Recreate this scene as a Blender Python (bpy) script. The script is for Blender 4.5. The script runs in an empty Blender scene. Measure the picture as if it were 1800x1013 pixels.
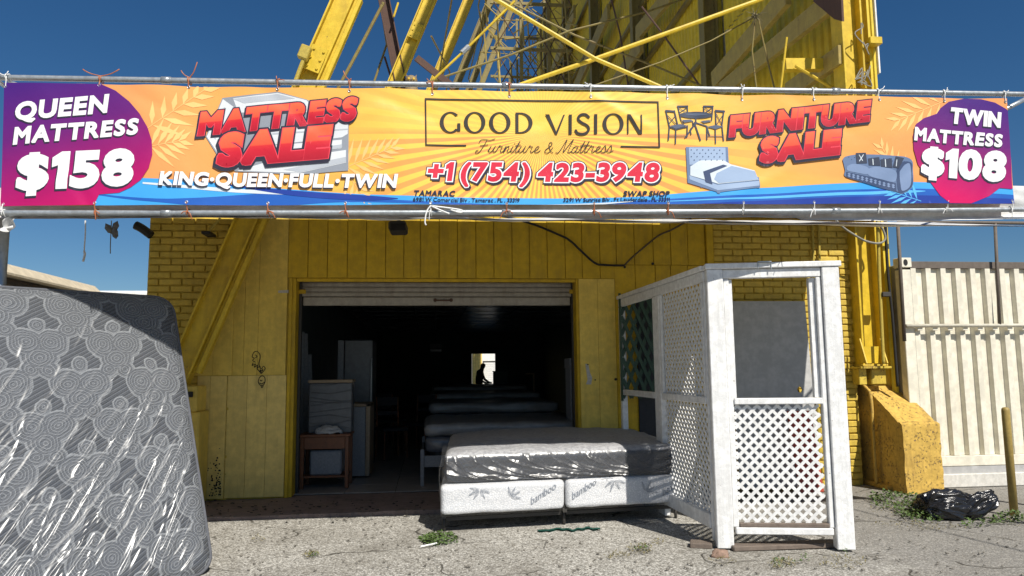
import bpy, bmesh, math, random
import numpy as np
from mathutils import Vector, Matrix, noise as mnoise
from mathutils.geometry import delaunay_2d_cdt
rnd = random.Random(7)
SC = bpy.context.scene
COL = SC.collection
R = math.radians

# ------------------------------------------------------------------ camera
FPX, PSI, TH, RO, HC = 1285.0, R(6.5), R(6.4), R(0.6), 1.5
cf = Vector((math.sin(PSI) * math.cos(TH), math.cos(PSI) * math.cos(TH), math.sin(TH)))
cr0 = Vector((math.cos(PSI), -math.sin(PSI), 0))
cu0 = cr0.cross(cf)
cr = cr0 * math.cos(RO) - cu0 * math.sin(RO)
cu = cu0 * math.cos(RO) + cr0 * math.sin(RO)
CAM = Vector((0, 0, HC))
cd = bpy.data.cameras.new('camera')
cd.sensor_width = 36.0
cd.lens = FPX / 1800 * 36
cd.clip_start, cd.clip_end = 0.05, 3000
co = bpy.data.objects.new('camera', cd)
COL.objects.link(co)
b = -cf
co.matrix_world = Matrix(((cr.x, cu.x, b.x, CAM.x), (cr.y, cu.y, b.y, CAM.y), (cr.z, cu.z, b.z, CAM.z), (0, 0, 0, 1)))
SC.camera = co

# ------------------------------------------------------------------ light
SUN_AZ, SUN_EL = R(23), R(46.8)
sdir = Vector((math.sin(SUN_AZ) * math.cos(SUN_EL), -math.cos(SUN_AZ) * math.cos(SUN_EL), math.sin(SUN_EL)))
W = bpy.data.worlds.new('World')
SC.world = W
W.use_nodes = True
wn = W.node_tree
wn.nodes.clear()
sky = wn.nodes.new('ShaderNodeTexSky')
sky.sky_type = 'NISHITA'
sky.sun_disc = False
sky.sun_elevation = SUN_EL
sky.sun_rotation = math.atan2(sdir.x, sdir.y)
sky.altitude = 0
sky.air_density = 1.0
sky.dust_density = 0.0
sky.ozone_density = 6.0
hsv = wn.nodes.new('ShaderNodeHueSaturation')
hsv.inputs['Saturation'].default_value = 1.20
bg = wn.nodes.new('ShaderNodeBackground')
bg.inputs[1].default_value = 0.0505
wo = wn.nodes.new('ShaderNodeOutputWorld')
wn.links.new(sky.outputs[0], hsv.inputs['Color'])
wn.links.new(hsv.outputs[0], bg.inputs[0])
wn.links.new(bg.outputs[0], wo.inputs[0])
sl = bpy.data.lights.new('sun', 'SUN')
sl.energy = 4.6
sl.angle = R(0.5)
sl.color = (1.0, 0.95, 0.86)
so = bpy.data.objects.new('sun', sl)
COL.objects.link(so)
so.rotation_euler = sdir.to_track_quat('Z', 'Y').to_euler()
so.location = sdir * 60
SC.view_settings.view_transform = 'Standard'
SC.view_settings.look = 'None'
SC.view_settings.exposure = 0.40
SC.view_settings.gamma = 1
SC.view_settings.use_curve_mapping = False
SC.render.engine = 'CYCLES'
SC.cycles.max_bounces = 8
SC.cycles.transparent_max_bounces = 16
SC.cycles.use_denoising = True
try:
    SC.cycles.denoiser = 'OPENIMAGEDENOISE'
except Exception:
    pass

# ------------------------------------------------------------------ sight lines (measuring only)
def ray(x, y):
    return cf + cr * ((x - 900) / FPX) - cu * ((y - 506.5) / FPX)
def pY(x, y, Y):
    d = ray(x, y); return CAM + d * (Y / d.y)
def pX(x, y, X):
    d = ray(x, y); return CAM + d * (X / d.x)
def pZ(x, y, Z=0.0):
    d = ray(x, y); return CAM + d * ((Z - HC) / d.z)
def pN(x, y, p0, n):
    d = ray(x, y); return CAM + d * ((Vector(p0) - CAM).dot(n) / d.dot(n))

# ------------------------------------------------------------------ node helpers
class NB:
    def __init__(s, name):
        s.m = bpy.data.materials.new(name); s.m.use_nodes = True
        s.t = s.m.node_tree; s.t.nodes.clear()
        s.out = s.n('ShaderNodeOutputMaterial')
    def n(s, k, **kw):
        x = s.t.nodes.new(k)
        for a, v in kw.items(): setattr(x, a, v)
        return x
    def put(s, sock, v):
        if hasattr(v, 'is_linked'): s.t.links.new(v, sock)
        elif isinstance(v, (tuple, list)) and len(v) == 3 and sock.type == 'RGBA': sock.default_value = (*v, 1)
        else: sock.default_value = v
    def M(s, op, a, b=0.0, c=0.0):
        x = s.n('ShaderNodeMath', operation=op)
        s.put(x.inputs[0], a); s.put(x.inputs[1], b); s.put(x.inputs[2], c)
        return x.outputs[0]
    def pos(s): return s.n('ShaderNodeNewGeometry').outputs['Position']
    def obj(s): return s.n('ShaderNodeTexCoord').outputs['Object']
    def uv(s): return s.n('ShaderNodeTexCoord').outputs['UV']
    def rand(s): return s.n('ShaderNodeObjectInfo').outputs['Random']
    def sep(s, v):
        x = s.n('ShaderNodeSeparateXYZ'); s.put(x.inputs[0], v); return x.outputs
    def comb(s, a, b, c=0.0):
        x = s.n('ShaderNodeCombineXYZ'); s.put(x.inputs[0], a); s.put(x.inputs[1], b); s.put(x.inputs[2], c); return x.outputs[0]
    def mapn(s, v, scale=(1, 1, 1), rot=(0, 0, 0), loc=(0, 0, 0)):
        x = s.n('ShaderNodeMapping'); s.put(x.inputs[0], v)
        x.inputs['Scale'].default_value = scale; x.inputs['Rotation'].default_value = rot; x.inputs['Location'].default_value = loc
        return x.outputs[0]
    def noise(s, v, scale, detail=4.0, rough=0.55, dist=0.0):
        x = s.n('ShaderNodeTexNoise'); s.put(x.inputs['Vector'], v)
        x.inputs['Scale'].default_value = scale; x.inputs['Detail'].default_value = detail
        x.inputs['Roughness'].default_value = rough; x.inputs['Distortion'].default_value = dist
        return x.outputs[0]
    def vor(s, v, scale, feature='F1', out=0):
        x = s.n('ShaderNodeTexVoronoi', feature=feature); s.put(x.inputs['Vector'], v); x.inputs['Scale'].default_value = scale
        return x.outputs[out]
    def ramp(s, f, stops, interp='LINEAR'):
        x = s.n('ShaderNodeValToRGB'); s.put(x.inputs[0], f); r = x.color_ramp; r.interpolation = interp
        while len(r.elements) < len(stops): r.elements.new(0.5)
        for e, (p, c) in zip(r.elements, stops):
            e.position = p; e.color = (*c, 1) if isinstance(c, (tuple, list)) else (c, c, c, 1)
        return x.outputs[0]
    def mix(s, f, a, b, mode='MIX'):
        x = s.n('ShaderNodeMix', data_type='RGBA', blend_type=mode)
        s.put(x.inputs[0], f); s.put(x.inputs[6], a); s.put(x.inputs[7], b)
        return x.outputs[2]
    def step(s, v, lo, hi):
        x = s.n('ShaderNodeMapRange', interpolation_type='SMOOTHSTEP'); s.put(x.inputs[0], v)
        x.inputs[1].default_value = lo; x.inputs[2].default_value = hi
        return x.outputs[0]
    def bump(s, h, strength=0.3, dist=0.01):
        x = s.n('ShaderNodeBump'); s.put(x.inputs['Height'], h)
        x.inputs['Strength'].default_value = strength; x.inputs['Distance'].default_value = dist
        return x.outputs[0]
    def bsdf(s, col, rough=0.6, bump=None, spec=0.4, metal=0.0, **kw):
        x = s.n('ShaderNodeBsdfPrincipled')
        s.put(x.inputs['Base Color'], col); s.put(x.inputs['Roughness'], rough)
        x.inputs['Specular IOR Level'].default_value = spec
        s.put(x.inputs['Metallic'], metal)
        for k, v in kw.items(): s.put(x.inputs[k], v)
        if bump is not None: s.t.links.new(bump, x.inputs['Normal'])
        return x.outputs[0]
    def done(s, sh):
        s.t.links.new(sh, s.out.inputs[0]); return s.m

def paint(name, c, rough=0.55, dirt=(0.12, 0.09, 0.06), amt=0.35, sc=1.0, bump=0.15, chip=None, chipamt=0.62, grain=None, spec=0.4, metal=0.0, rv=0.0):
    """weathered paint: mottled colour, dirt clouds, optional chips down to another colour, optional grain"""
    B = NB(name); p = B.pos()
    n1 = B.noise(p, 1.3 * sc, 5, 0.6); n2 = B.noise(p, 9 * sc, 5, 0.65); n3 = B.noise(p, 60 * sc, 3, 0.6)
    col = B.mix(B.step(n2, 0.35, 0.7), tuple(x * 0.86 for x in c), tuple(min(1, x * 1.08) for x in c))
    if rv:
        col = B.mix(B.M('MULTIPLY', B.rand(), rv), col, tuple(x * 0.6 for x in c))
    streak = B.noise(B.mapn(p, (6, 6, 0.7)), 1.6 * sc, 4, 0.6)
    d = B.M('MULTIPLY', B.step(B.M('ADD', B.M('MULTIPLY', n1, 0.5), B.M('MULTIPLY', streak, 0.5)), 0.46, 0.72), amt)
    col = B.mix(d, col, dirt)
    h = B.M('ADD', B.M('MULTIPLY', n3, 0.5), B.M('MULTIPLY', n2, 0.6))
    if grain:
        g = B.noise(B.mapn(p, grain), 1.0, 5, 0.65)
        h = B.M('ADD', h, g)
        col = B.mix(B.M('MULTIPLY', B.step(g, 0.52, 0.75), 0.25), col, tuple(x * 0.55 for x in c))
    if chip:
        ch = B.M('MULTIPLY', B.step(B.noise(p, 14 * sc, 6, 0.7), chipamt, chipamt + 0.03), B.step(B.noise(p, 2.3 * sc, 3, 0.6), 0.44, 0.58))
        col = B.mix(ch, col, chip)
        h = B.M('SUBTRACT', h, ch)
    return B.done(B.bsdf(col, B.M('ADD', B.M('MULTIPLY', n2, 0.25), rough - 0.12), B.bump(h, bump, 0.012), spec, metal))

def flat(name, c, rough=0.5, spec=0.3, bump=0.0, sc=40, metal=0.0, var=0.12):
    B = NB(name); p = B.pos(); n = B.noise(p, sc, 4, 0.6)
    col = B.mix(B.step(n, 0.3, 0.7), tuple(x * (1 - var) for x in c), tuple(min(1, x * (1 + var)) for x in c))
    return B.done(B.bsdf(col, rough, B.bump(n, bump, 0.01) if bump else None, spec, metal))

MT = {}
YEL = (0.50, 0.37, 0.060)
MT['yboard'] = paint('yellow_shaded_board_paint', (0.62, 0.405, 0.016), 0.6, (0.20, 0.13, 0.03), 0.5, 1, 0.25, grain=(70, 70, 3), rv=0.16, chip=(0.25, 0.17, 0.06), chipamt=0.72)  # upper boards: deeper paint, with some awning shade put into the colour
MT['yboard_low'] = paint('pale_yellow_lit_board_paint', (0.82, 0.625, 0.195), 0.6, (0.30, 0.21, 0.07), 0.45, 1, 0.2, grain=(70, 70, 3), rv=0.12)  # lower boards: paler paint, with the stronger light low down coloured in
MT['yboard_mid'] = paint('mid_yellow_half_lit_board_paint', (0.76, 0.55, 0.105), 0.6, (0.27, 0.19, 0.05), 0.35, 1, 0.2, grain=(70, 70, 3), rv=0.10)  # in-between tone: part paint, part light gradient of the wall in the colour
MT['ybrick'] = paint('yellow_brick_paint', (0.64, 0.455, 0.065), 0.62, (0.25, 0.16, 0.05), 0.45, 2, 0.55, rv=0.25, chip=(0.30, 0.20, 0.10), chipamt=0.70)
MT['ymortar'] = paint('yellow_mortar_paint', (0.54, 0.38, 0.05), 0.75, (0.2, 0.13, 0.04), 0.4, 2, 0.4)
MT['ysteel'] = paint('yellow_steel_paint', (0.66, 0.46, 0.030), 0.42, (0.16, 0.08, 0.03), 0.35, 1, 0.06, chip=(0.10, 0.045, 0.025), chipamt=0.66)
MT['ystrut'] = paint('dull_yellow_strut_paint', (0.40, 0.30, 0.075), 0.55, (0.16, 0.09, 0.04), 0.5, 1, 0.1, chip=(0.09, 0.045, 0.03), chipamt=0.64)
MT['ysteel_rusty'] = paint('rust_streaked_yellow_steel', (0.60, 0.44, 0.06), 0.5, (0.12, 0.06, 0.03), 0.6, 2, 0.15, chip=(0.11, 0.05, 0.03), chipamt=0.56)
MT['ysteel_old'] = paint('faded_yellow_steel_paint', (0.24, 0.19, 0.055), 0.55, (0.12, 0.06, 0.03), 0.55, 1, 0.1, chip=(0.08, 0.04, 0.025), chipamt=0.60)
MT['ysheet'] = paint('yellow_sheet_steel_paint', (0.72, 0.53, 0.035), 0.5, (0.25, 0.2, 0.06), 0.35, 0.5, 0.05)
MT['rust'] = paint('rusty_steel', (0.10, 0.055, 0.040), 0.8, (0.05, 0.03, 0.025), 0.5, 2, 0.3)
MT['galv'] = paint('galvanised_steel', (0.42, 0.45, 0.47), 0.38, (0.2, 0.18, 0.16), 0.4, 3, 0.05, spec=0.5, metal=0.55)
MT['white'] = paint('weathered_white_paint', (0.80, 0.80, 0.79), 0.55, (0.42, 0.40, 0.37), 0.32, 2, 0.35, chip=(0.30, 0.26, 0.22), chipamt=0.665, grain=(40, 40, 3))
MT['lath'] = paint('white_lattice_paint', (0.76, 0.76, 0.75), 0.55, (0.5, 0.47, 0.42), 0.2, 3, 0.1)
MT['oldwood'] = paint('weathered_grey_wood', (0.17, 0.135, 0.11), 0.85, (0.07, 0.05, 0.04), 0.5, 2, 0.4, grain=(3, 60, 60))
MT['cont'] = paint('cream_container_paint', (0.74, 0.70, 0.58), 0.5, (0.45, 0.39, 0.28), 0.28, 1, 0.05, chip=(0.22, 0.12, 0.07), chipamt=0.735)
MT['fascia'] = paint('cream_fascia_paint', (0.66, 0.57, 0.42), 0.6, (0.4, 0.33, 0.22), 0.3, 1, 0.05)
MT['contdark'] = paint('grey_container_side_paint', (0.30, 0.29, 0.27), 0.6, (0.15, 0.13, 0.1), 0.4, 1, 0.05)
MT['darkrail'] = paint('dark_weathered_rail', (0.14, 0.115, 0.095), 0.7, (0.05, 0.04, 0.03), 0.4, 2, 0.2)
MT['plinth'] = paint('yellow_concrete_paint', (0.62, 0.40, 0.085), 0.8, (0.26, 0.15, 0.05), 0.65, 2.2, 0.9, chip=(0.24, 0.16, 0.08), chipamt=0.565)
MT['darkmetal'] = flat('dark_metal', (0.045, 0.042, 0.038), 0.6, 0.4, 0.1)
MT['black'] = flat('black_rubber', (0.018, 0.017, 0.016), 0.6, 0.35)
MT['copper'] = flat('copper_wire', (0.40, 0.13, 0.05), 0.45, 0.5)
MT['string'] = flat('white_string', (0.75, 0.75, 0.73), 0.7)
MT['cable'] = flat('grey_brown_cable', (0.10, 0.075, 0.04), 0.6)
MT['ycable'] = flat('yellow_painted_conduit', (0.42, 0.32, 0.06), 0.5)
MT['board_grey'] = paint('grey_painted_board', (0.43, 0.425, 0.415), 0.6, (0.2, 0.2, 0.21), 0.3, 1, 0.05)
MT['red'] = flat('red_orange_plastic', (0.40, 0.06, 0.03), 0.45, 0.4)
MT['green_gate'] = paint('dark_green_paint', (0.020, 0.055, 0.032), 0.5, (0.03, 0.04, 0.03), 0.3, 2, 0.1)
MT['green_mesh'] = flat('green_plastic_mesh', (0.010, 0.062, 0.046), 0.6)
MT['shutter'] = paint('dirty_shutter_paint', (0.36, 0.33, 0.285), 0.55, (0.16, 0.13, 0.1), 0.55, 2, 0.1)
MT['wood_table'] = paint('reddish_brown_wood', (0.20, 0.075, 0.032), 0.45, (0.1, 0.04, 0.02), 0.4, 2, 0.1, grain=(4, 60, 60))
MT['wood_pale'] = flat('pale_wood', (0.32, 0.24, 0.16), 0.6)
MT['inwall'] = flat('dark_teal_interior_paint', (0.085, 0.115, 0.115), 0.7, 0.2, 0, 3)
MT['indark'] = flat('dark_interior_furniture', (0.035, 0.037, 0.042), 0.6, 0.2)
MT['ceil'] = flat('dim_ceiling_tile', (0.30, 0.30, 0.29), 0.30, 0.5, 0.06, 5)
MT['floortile'] = flat('grey_floor_tile', (0.30, 0.28, 0.26), 0.28, 0.5, 0.02, 8)
MT['grout'] = flat('dark_grout', (0.05, 0.045, 0.04), 0.9)
MT['cloth'] = flat('crumpled_grey_cloth', (0.42, 0.41, 0.40), 0.85, 0.1, 0.1)
MT['whiteobj'] = flat('off_white_laminate', (0.22, 0.235, 0.26), 0.5, 0.3)
MT['wrapgrey'] = flat('grey_wrapped_surface', (0.11, 0.115, 0.125), 0.35, 0.5, 0.25, 14)
MT['roofwhite'] = paint('white_roof_sheet', (0.78, 0.78, 0.76), 0.6, (0.5, 0.5, 0.48), 0.3)
MT['skin'] = flat('dark_clothing', (0.03, 0.03, 0.035), 0.8)
MT['wire_grey'] = flat('grey_wire', (0.25, 0.24, 0.2), 0.6)
MT['dryplant'] = flat('dry_plant', (0.20, 0.17, 0.09), 0.9)
MT['owlbody'] = paint('brown_moulded_plastic', (0.26, 0.19, 0.10), 0.6, (0.06, 0.04, 0.03), 0.9, 9, 0.4)
MT['eye'] = flat('yellow_eye', (0.7, 0.45, 0.05), 0.3)
MT['weathered_concrete'] = paint('pale_concrete', (0.62, 0.60, 0.55), 0.8, (0.35, 0.32, 0.27), 0.4, 2, 0.3)
MT['ink'] = flat('black_marker_ink', (0.025, 0.022, 0.02), 0.7)
MT['greysmear'] = flat('grey_paint_smear', (0.45, 0.44, 0.42), 0.7)

# ------------------------------------------------------------------ mesh helpers
class MB:
    def __init__(s): s.v = []; s.f = []
    def add(s, v, f):
        o = len(s.v); s.v += [tuple(p) for p in v]; s.f += [tuple(i + o for i in q) for q in f]
    def obox(s, c, ax, ay, az, c_=0.0):
        """box centred at c with half-extent vectors ax, ay, az, corners chamfered by c_ (metres)"""
        c = Vector(c); ax = Vector(ax); ay = Vector(ay); az = Vector(az)
        if c_ <= 0:
            v = [c + ax * i + ay * j + az * k for i in (-1, 1) for j in (-1, 1) for k in (-1, 1)]
            s.add(v, [(0, 1, 3, 2), (4, 6, 7, 5), (0, 4, 5, 1), (2, 3, 7, 6), (0, 2, 6, 4), (1, 5, 7, 3)]); return
        L = [ax.length, ay.length, az.length]
        t = [max(0.0, 1 - c_ / max(l, 1e-6)) for l in L]
        A = (ax, ay, az); v = []; idx = {}
        for i in (-1, 1):
            for j in (-1, 1):
                for k in (-1, 1):
                    for d in range(3):
                        q = [i, j, k]
                        q = [q[e] * (1 if e == d else t[e]) for e in range(3)]
                        idx[(i, j, k, d)] = len(v); v.append(c + ax * q[0] + ay * q[1] + az * q[2])
        f = []
        for d in range(3):
            for sg in (-1, 1):
                e, g = [(1, 2), (2, 0), (0, 1)][d]
                loop = []
                for a_, b_ in ((-1, -1), (1, -1), (1, 1), (-1, 1)):
                    q = [0, 0, 0]; q[d] = sg; q[e] = a_; q[g] = b_; loop.append(idx[(*q, d)])
                f.append(tuple(loop if sg > 0 else loop[::-1]))
        for d in range(3):   # edges along axis d
            e, g = [(1, 2), (2, 0), (0, 1)][d]
            for a_ in (-1, 1):
                for b_ in (-1, 1):
                    q0 = [0, 0, 0]; q0[e] = a_; q0[g] = b_; q1 = list(q0); q0[d] = -1; q1[d] = 1
                    l = [idx[(*q0, e)], idx[(*q1, e)], idx[(*q1, g)], idx[(*q0, g)]]
                    f.append(tuple(l if a_ * b_ < 0 else l[::-1]))
        for i in (-1, 1):
            for j in (-1, 1):
                for k in (-1, 1):
                    l = [idx[(i, j, k, 0)], idx[(i, j, k, 1)], idx[(i, j, k, 2)]]
                    f.append(tuple(l if i * j * k > 0 else l[::-1]))
        s.add(v, f)
    def box(s, x0, x1, y0, y1, z0, z1, c=0.0):
        s.obox(((x0 + x1) / 2, (y0 + y1) / 2, (z0 + z1) / 2), ((x1 - x0) / 2, 0, 0), (0, (y1 - y0) / 2, 0), (0, 0, (z1 - z0) / 2), c)
    def bar(s, p, q, w, t, up=(0, 0, 1), c=0.0):
        """bar from p to q: width w across (perpendicular to 'up' and axis), thickness t along 'up'"""
        p = Vector(p); q = Vector(q); d = (q - p); L = d.length; d.normalize()
        u = Vector(up); u = (u - d * u.dot(d)).normalized(); w_ = d.cross(u)
        s.obox((p + q) / 2, d * L / 2, w_ * w / 2, u * t / 2, c)
    def tube(s, pts, r, seg=8, cap=True):
        pts = [Vector(p) for p in pts]; n = len(pts); rr = r if isinstance(r, (list, tuple)) else [r] * n
        T = []
        for i in range(n):
            t = pts[min(i + 1, n - 1)] - pts[max(i - 1, 0)]
            T.append(t.normalized() if t.length > 1e-9 else Vector((0, 0, 1)))
        u = T[0].orthogonal().normalized(); v = []; f = []
        for i in range(n):
            u = (u - T[i] * u.dot(T[i])); u = u.normalized() if u.length > 1e-6 else T[i].orthogonal().normalized()
            w = T[i].cross(u)
            for k in range(seg):
                a = 2 * math.pi * k / seg
                v.append(pts[i] + (u * math.cos(a) + w * math.sin(a)) * rr[i])
        for i in range(n - 1):
            for k in range(seg):
                a = i * seg + k; b_ = i * seg + (k + 1) % seg
                f.append((a, b_, b_ + seg, a + seg))
        if cap:
            f.append(tuple(range(seg))[::-1]); f.append(tuple(range((n - 1) * seg, n * seg)))
        s.add(v, f)
    def prism(s, poly, d):
        """polygon of 3D points extruded by vector d"""
        n = len(poly); d = Vector(d); v = [Vector(p) for p in poly]; v += [p + d for p in v]
        s.add(v, [tuple(range(n))[::-1], tuple(range(n, 2 * n))] + [(i, (i + 1) % n, (i + 1) % n + n, i + n) for i in range(n)])
    def grid(s, nu, nv, fn):
        v = [fn(i / nu, j / nv) for j in range(nv + 1) for i in range(nu + 1)]
        s.add(v, [(j * (nu + 1) + i, j * (nu + 1) + i + 1, (j + 1) * (nu + 1) + i + 1, (j + 1) * (nu + 1) + i) for j in range(nv) for i in range(nu)])
    def ibeam(s, p, q, up, w, d, tf=0.018, tw=0.012):
        """I-section from p to q: flanges of width w, depth d along 'up'"""
        p = Vector(p); q = Vector(q); a = (q - p).normalized(); u = Vector(up); u = (u - a * u.dot(a)).normalized()
        for sg in (-1, 1):
            s.bar(p + u * sg * (d / 2 - tf / 2), q + u * sg * (d / 2 - tf / 2), w, tf, u)
        s.bar(p, q, tw, d - 2 * tf, u)
    def mesh(s, name, m, smooth=False):
        me = bpy.data.meshes.new(name); me.from_pydata(s.v, [], s.f)
        if m is not None: me.materials.append(MT[m] if isinstance(m, str) else m)
        if smooth: me.polygons.foreach_set('use_smooth', [True] * len(me.polygons))
        me.update(); return me
    def build(s, name, m, parent=None, smooth=False):
        return link(name, s.mesh(name, m, smooth), parent)

def link(name, me, parent=None):
    o = bpy.data.objects.new(name, me); COL.objects.link(o)
    if parent is not None:
        o.parent = parent
        q = parent; off = Vector((0, 0, 0))
        while q is not None: off += q.location; q = q.parent
        o.location = -off
    return o
def tag(o, label, cat, group=None):
    o['label'] = label; o['category'] = cat
    if group: o['group'] = group
    return o
def thing(name, label, cat, loc=(0, 0, 0), group=None):
    o = bpy.data.objects.new(name, None); COL.objects.link(o); o.location = loc; o.empty_display_size = 0.1
    return tag(o, label, cat, group)
def struct(o, kind='structure'):
    o['kind'] = kind; return o
def one(name, mb, m, label, cat, group=None, smooth=False):
    return tag(mb.build(name, m, None, smooth), label, cat, group)
def part(parent, name, m, smooth=False):
    """decorator-free helper: returns (MB, finish)"""
    b_ = MB(); return b_, (lambda: b_.build(name, m, parent, smooth))
def place(name, me, parent, mat):
    """instance of a shared mesh, given by world matrix"""
    o = bpy.data.objects.new(name, me); COL.objects.link(o)
    if parent is not None:
        o.parent = parent
        q = parent; off = Vector((0, 0, 0))
        while q is not None: off += q.location; q = q.parent
        mat = Matrix.Translation(-off) @ mat
    o.matrix_local = mat
    return o
def smoothcurve(pts, n=8):
    pts = [Vector(p) for p in pts]; out = []
    P = [pts[0]] + pts + [pts[-1]]
    for i in range(1, len(P) - 2):
        a, b_, c, d = P[i - 1], P[i], P[i + 1], P[i + 2]
        for k in range(n):
            t = k / n
            out.append(0.5 * ((2 * b_) + (c - a) * t + (2 * a - 5 * b_ + 4 * c - d) * t * t + (3 * b_ - a - 3 * c + d) * t ** 3))
    out.append(pts[-1]); return out
def fbm(p, s, o=3):
    return mnoise.fractal(Vector(p) * s, 1.0, 2.0, o)

# ------------------------------------------------------------------ ground
def ground_mat():
    B = NB('worn_exposed_aggregate_asphalt'); p = B.pos(); x, y, z = B.sep(p)
    big = B.noise(p, 0.55, 4, 0.6); mid = B.noise(p, 3.5, 4, 0.6); fine = B.noise(p, 90, 3, 0.7)
    cellc = B.n('ShaderNodeTexVoronoi'); B.put(cellc.inputs['Vector'], B.mapn(p, (1, 1, 0.01))); cellc.inputs['Scale'].default_value = 74
    cellr = B.sep(cellc.outputs['Color'])[0]
    dist = cellc.outputs['Distance']
    c2 = B.n('ShaderNodeTexVoronoi'); B.put(c2.inputs['Vector'], B.mapn(p, (1, 1, 0.01))); c2.inputs['Scale'].default_value = 36
    c2r = B.sep(c2.outputs['Color'])[1]
    stones = B.ramp(cellr, [(0.0, (0.075, 0.072, 0.064)), (0.18, (0.20, 0.193, 0.170)), (0.45, (0.44, 0.425, 0.38)), (0.7, (0.68, 0.66, 0.60)), (1.0, (0.88, 0.86, 0.80))])
    stones = B.mix(0.30, stones, B.ramp(c2r, [(0.0, (0.10, 0.09, 0.08)), (0.6, (0.40, 0.375, 0.33)), (1.0, (0.72, 0.70, 0.66))]))
    gap = B.step(dist, 0.35, 0.62)
    stones = B.mix(B.M('MULTIPLY', gap, 0.55), stones, (0.11, 0.10, 0.085))
    stones = B.mix(0.10, stones, (0.36, 0.345, 0.31))
    patch = B.step(B.noise(p, 1.05, 5, 0.62, 0.8), 0.50, 0.60)
    stones = B.mix(B.M('MULTIPLY', patch, 0.30), stones, (0.17, 0.155, 0.13))
    asph = B.mix(B.step(fine, 0.35, 0.7), (0.145, 0.138, 0.125), (0.33, 0.315, 0.29))
    asph = B.mix(B.M('MULTIPLY', B.step(cellr, 0.72, 0.9), 0.55), asph, (0.46, 0.44, 0.40))
    w = B.step(B.M('ADD', x, B.M('MULTIPLY', B.M('SUBTRACT', mid, 0.5), 1.6)), 3.0, 3.9)
    col = B.mix(w, stones, asph)
    col = B.mix(B.M('MULTIPLY', B.step(mid, 0.48, 0.75), 0.22), col, (0.14, 0.125, 0.10))
    col = B.mix(B.M('MULTIPLY', B.step(big, 0.46, 0.66), 0.32), col, (0.15, 0.135, 0.11))
    # cracks
    wob = B.n('ShaderNodeVectorMath', operation='ADD'); B.put(wob.inputs[0], B.mapn(p, (1, 1, 0)))
    nz = B.n('ShaderNodeTexNoise'); B.put(nz.inputs['Vector'], p); nz.inputs['Scale'].default_value = 2.2
    sc_ = B.n('ShaderNodeVectorMath', operation='SCALE'); B.put(sc_.inputs[0], nz.outputs['Color']); sc_.inputs['Scale'].default_value = 0.5
    B.put(wob.inputs[1], sc_.outputs[0])
    ed = B.vor(wob.outputs[0], 0.9, 'DISTANCE_TO_EDGE')
    crack = B.M('MULTIPLY', B.M('SUBTRACT', 1.0, B.step(ed, 0.004, 0.014)), B.step(B.noise(p, 1.1, 2), 0.47, 0.56))
    col = B.mix(B.M('MULTIPLY', crack, 0.85), col, (0.05, 0.045, 0.035))
    h = B.M('ADD', B.M('MULTIPLY', B.M('SUBTRACT', 1.0, dist), 0.8), B.M('MULTIPLY', fine, 0.5))
    h = B.M('SUBTRACT', h, B.M('MULTIPLY', crack, 2.0))
    return B.done(B.bsdf(col, 0.85, B.bump(h, 0.5, 0.008), 0.25))
MT['ground'] = ground_mat()
g = MB()
def gz(x, y):
    if abs(x) > 11 or y > 12 or y < -4: return 0.0
    return 0.012 * mnoise.noise(Vector((x * 0.8, y * 0.8, 0))) * min(1, (11 - abs(x)) / 2, (12 - y) / 2, (y + 4) / 2)
g.box(-900, 900, -900, 900, -0.6, -0.5)
g2 = MB()
xs = [-900, -200, -60, -20] + [-11 + i * 0.25 for i in range(89)] + [20, 60, 200, 900]
ys = [-900, -200, -40, -10] + [-4 + i * 0.25 for i in range(65)] + [20, 40, 120, 400, 900]
g2.add([(x, y, gz(x, y)) for y in ys for x in xs],
       [(j * len(xs) + i, j * len(xs) + i + 1, (j + 1) * len(xs) + i + 1, (j + 1) * len(xs) + i) for j in range(len(ys) - 1) for i in range(len(xs) - 1)])
struct(g2.build('ground', 'ground', smooth=True))

# concrete apron in front of the doorway, ragged front edge
MT['apron'] = paint('dark_stained_concrete', (0.25, 0.185, 0.16), 0.8, (0.035, 0.03, 0.027), 0.6, 1.2, 0.3)
g = MB()
def apron(u, v):
    x = -3.3 + u * 5.66
    yf = 7.93 + 0.022 * (x + 2.25) + 0.035 * fbm((x * 3, 0, 1), 1.0)
    y = yf + v * (9.07 - yf)
    return (x, y, 0.055 + 0.006 * fbm((x, y, 3), 2.0) - (0.0 if v > 0.01 else 0.012))
g.grid(120, 10, apron)
n0 = len(g.v)
lowv = [(g.v[i][0], g.v[i][1] - 0.012, -0.03) for i in range(121)]
g.v += lowv
g.f += [(i, n0 + i, n0 + i + 1, i + 1)[::-1] for i in range(120)]
struct(g.build('slab', 'apron'))

# ------------------------------------------------------------------ the building: dimensions
YF = 8.9                                     # face of the boards
def FX(px, y=500): return pY(px, y, YF).x
def FZ(py, px=800): return pY(px, py, YF).z
XL, XR = -3.28, 5.47
DX0, DX1 = pY(513, 700, 9.0).x, pY(1018, 700, 9.0).x        # door opening
DZ = FZ(489, 760)                                            # head of the opening
WTOP = 3.42
X_BL = FX(414, 400)                                          # brick / boards joint, left
X_BR = FX(1252, 430)                                         # boards / brick joint, right

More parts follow.
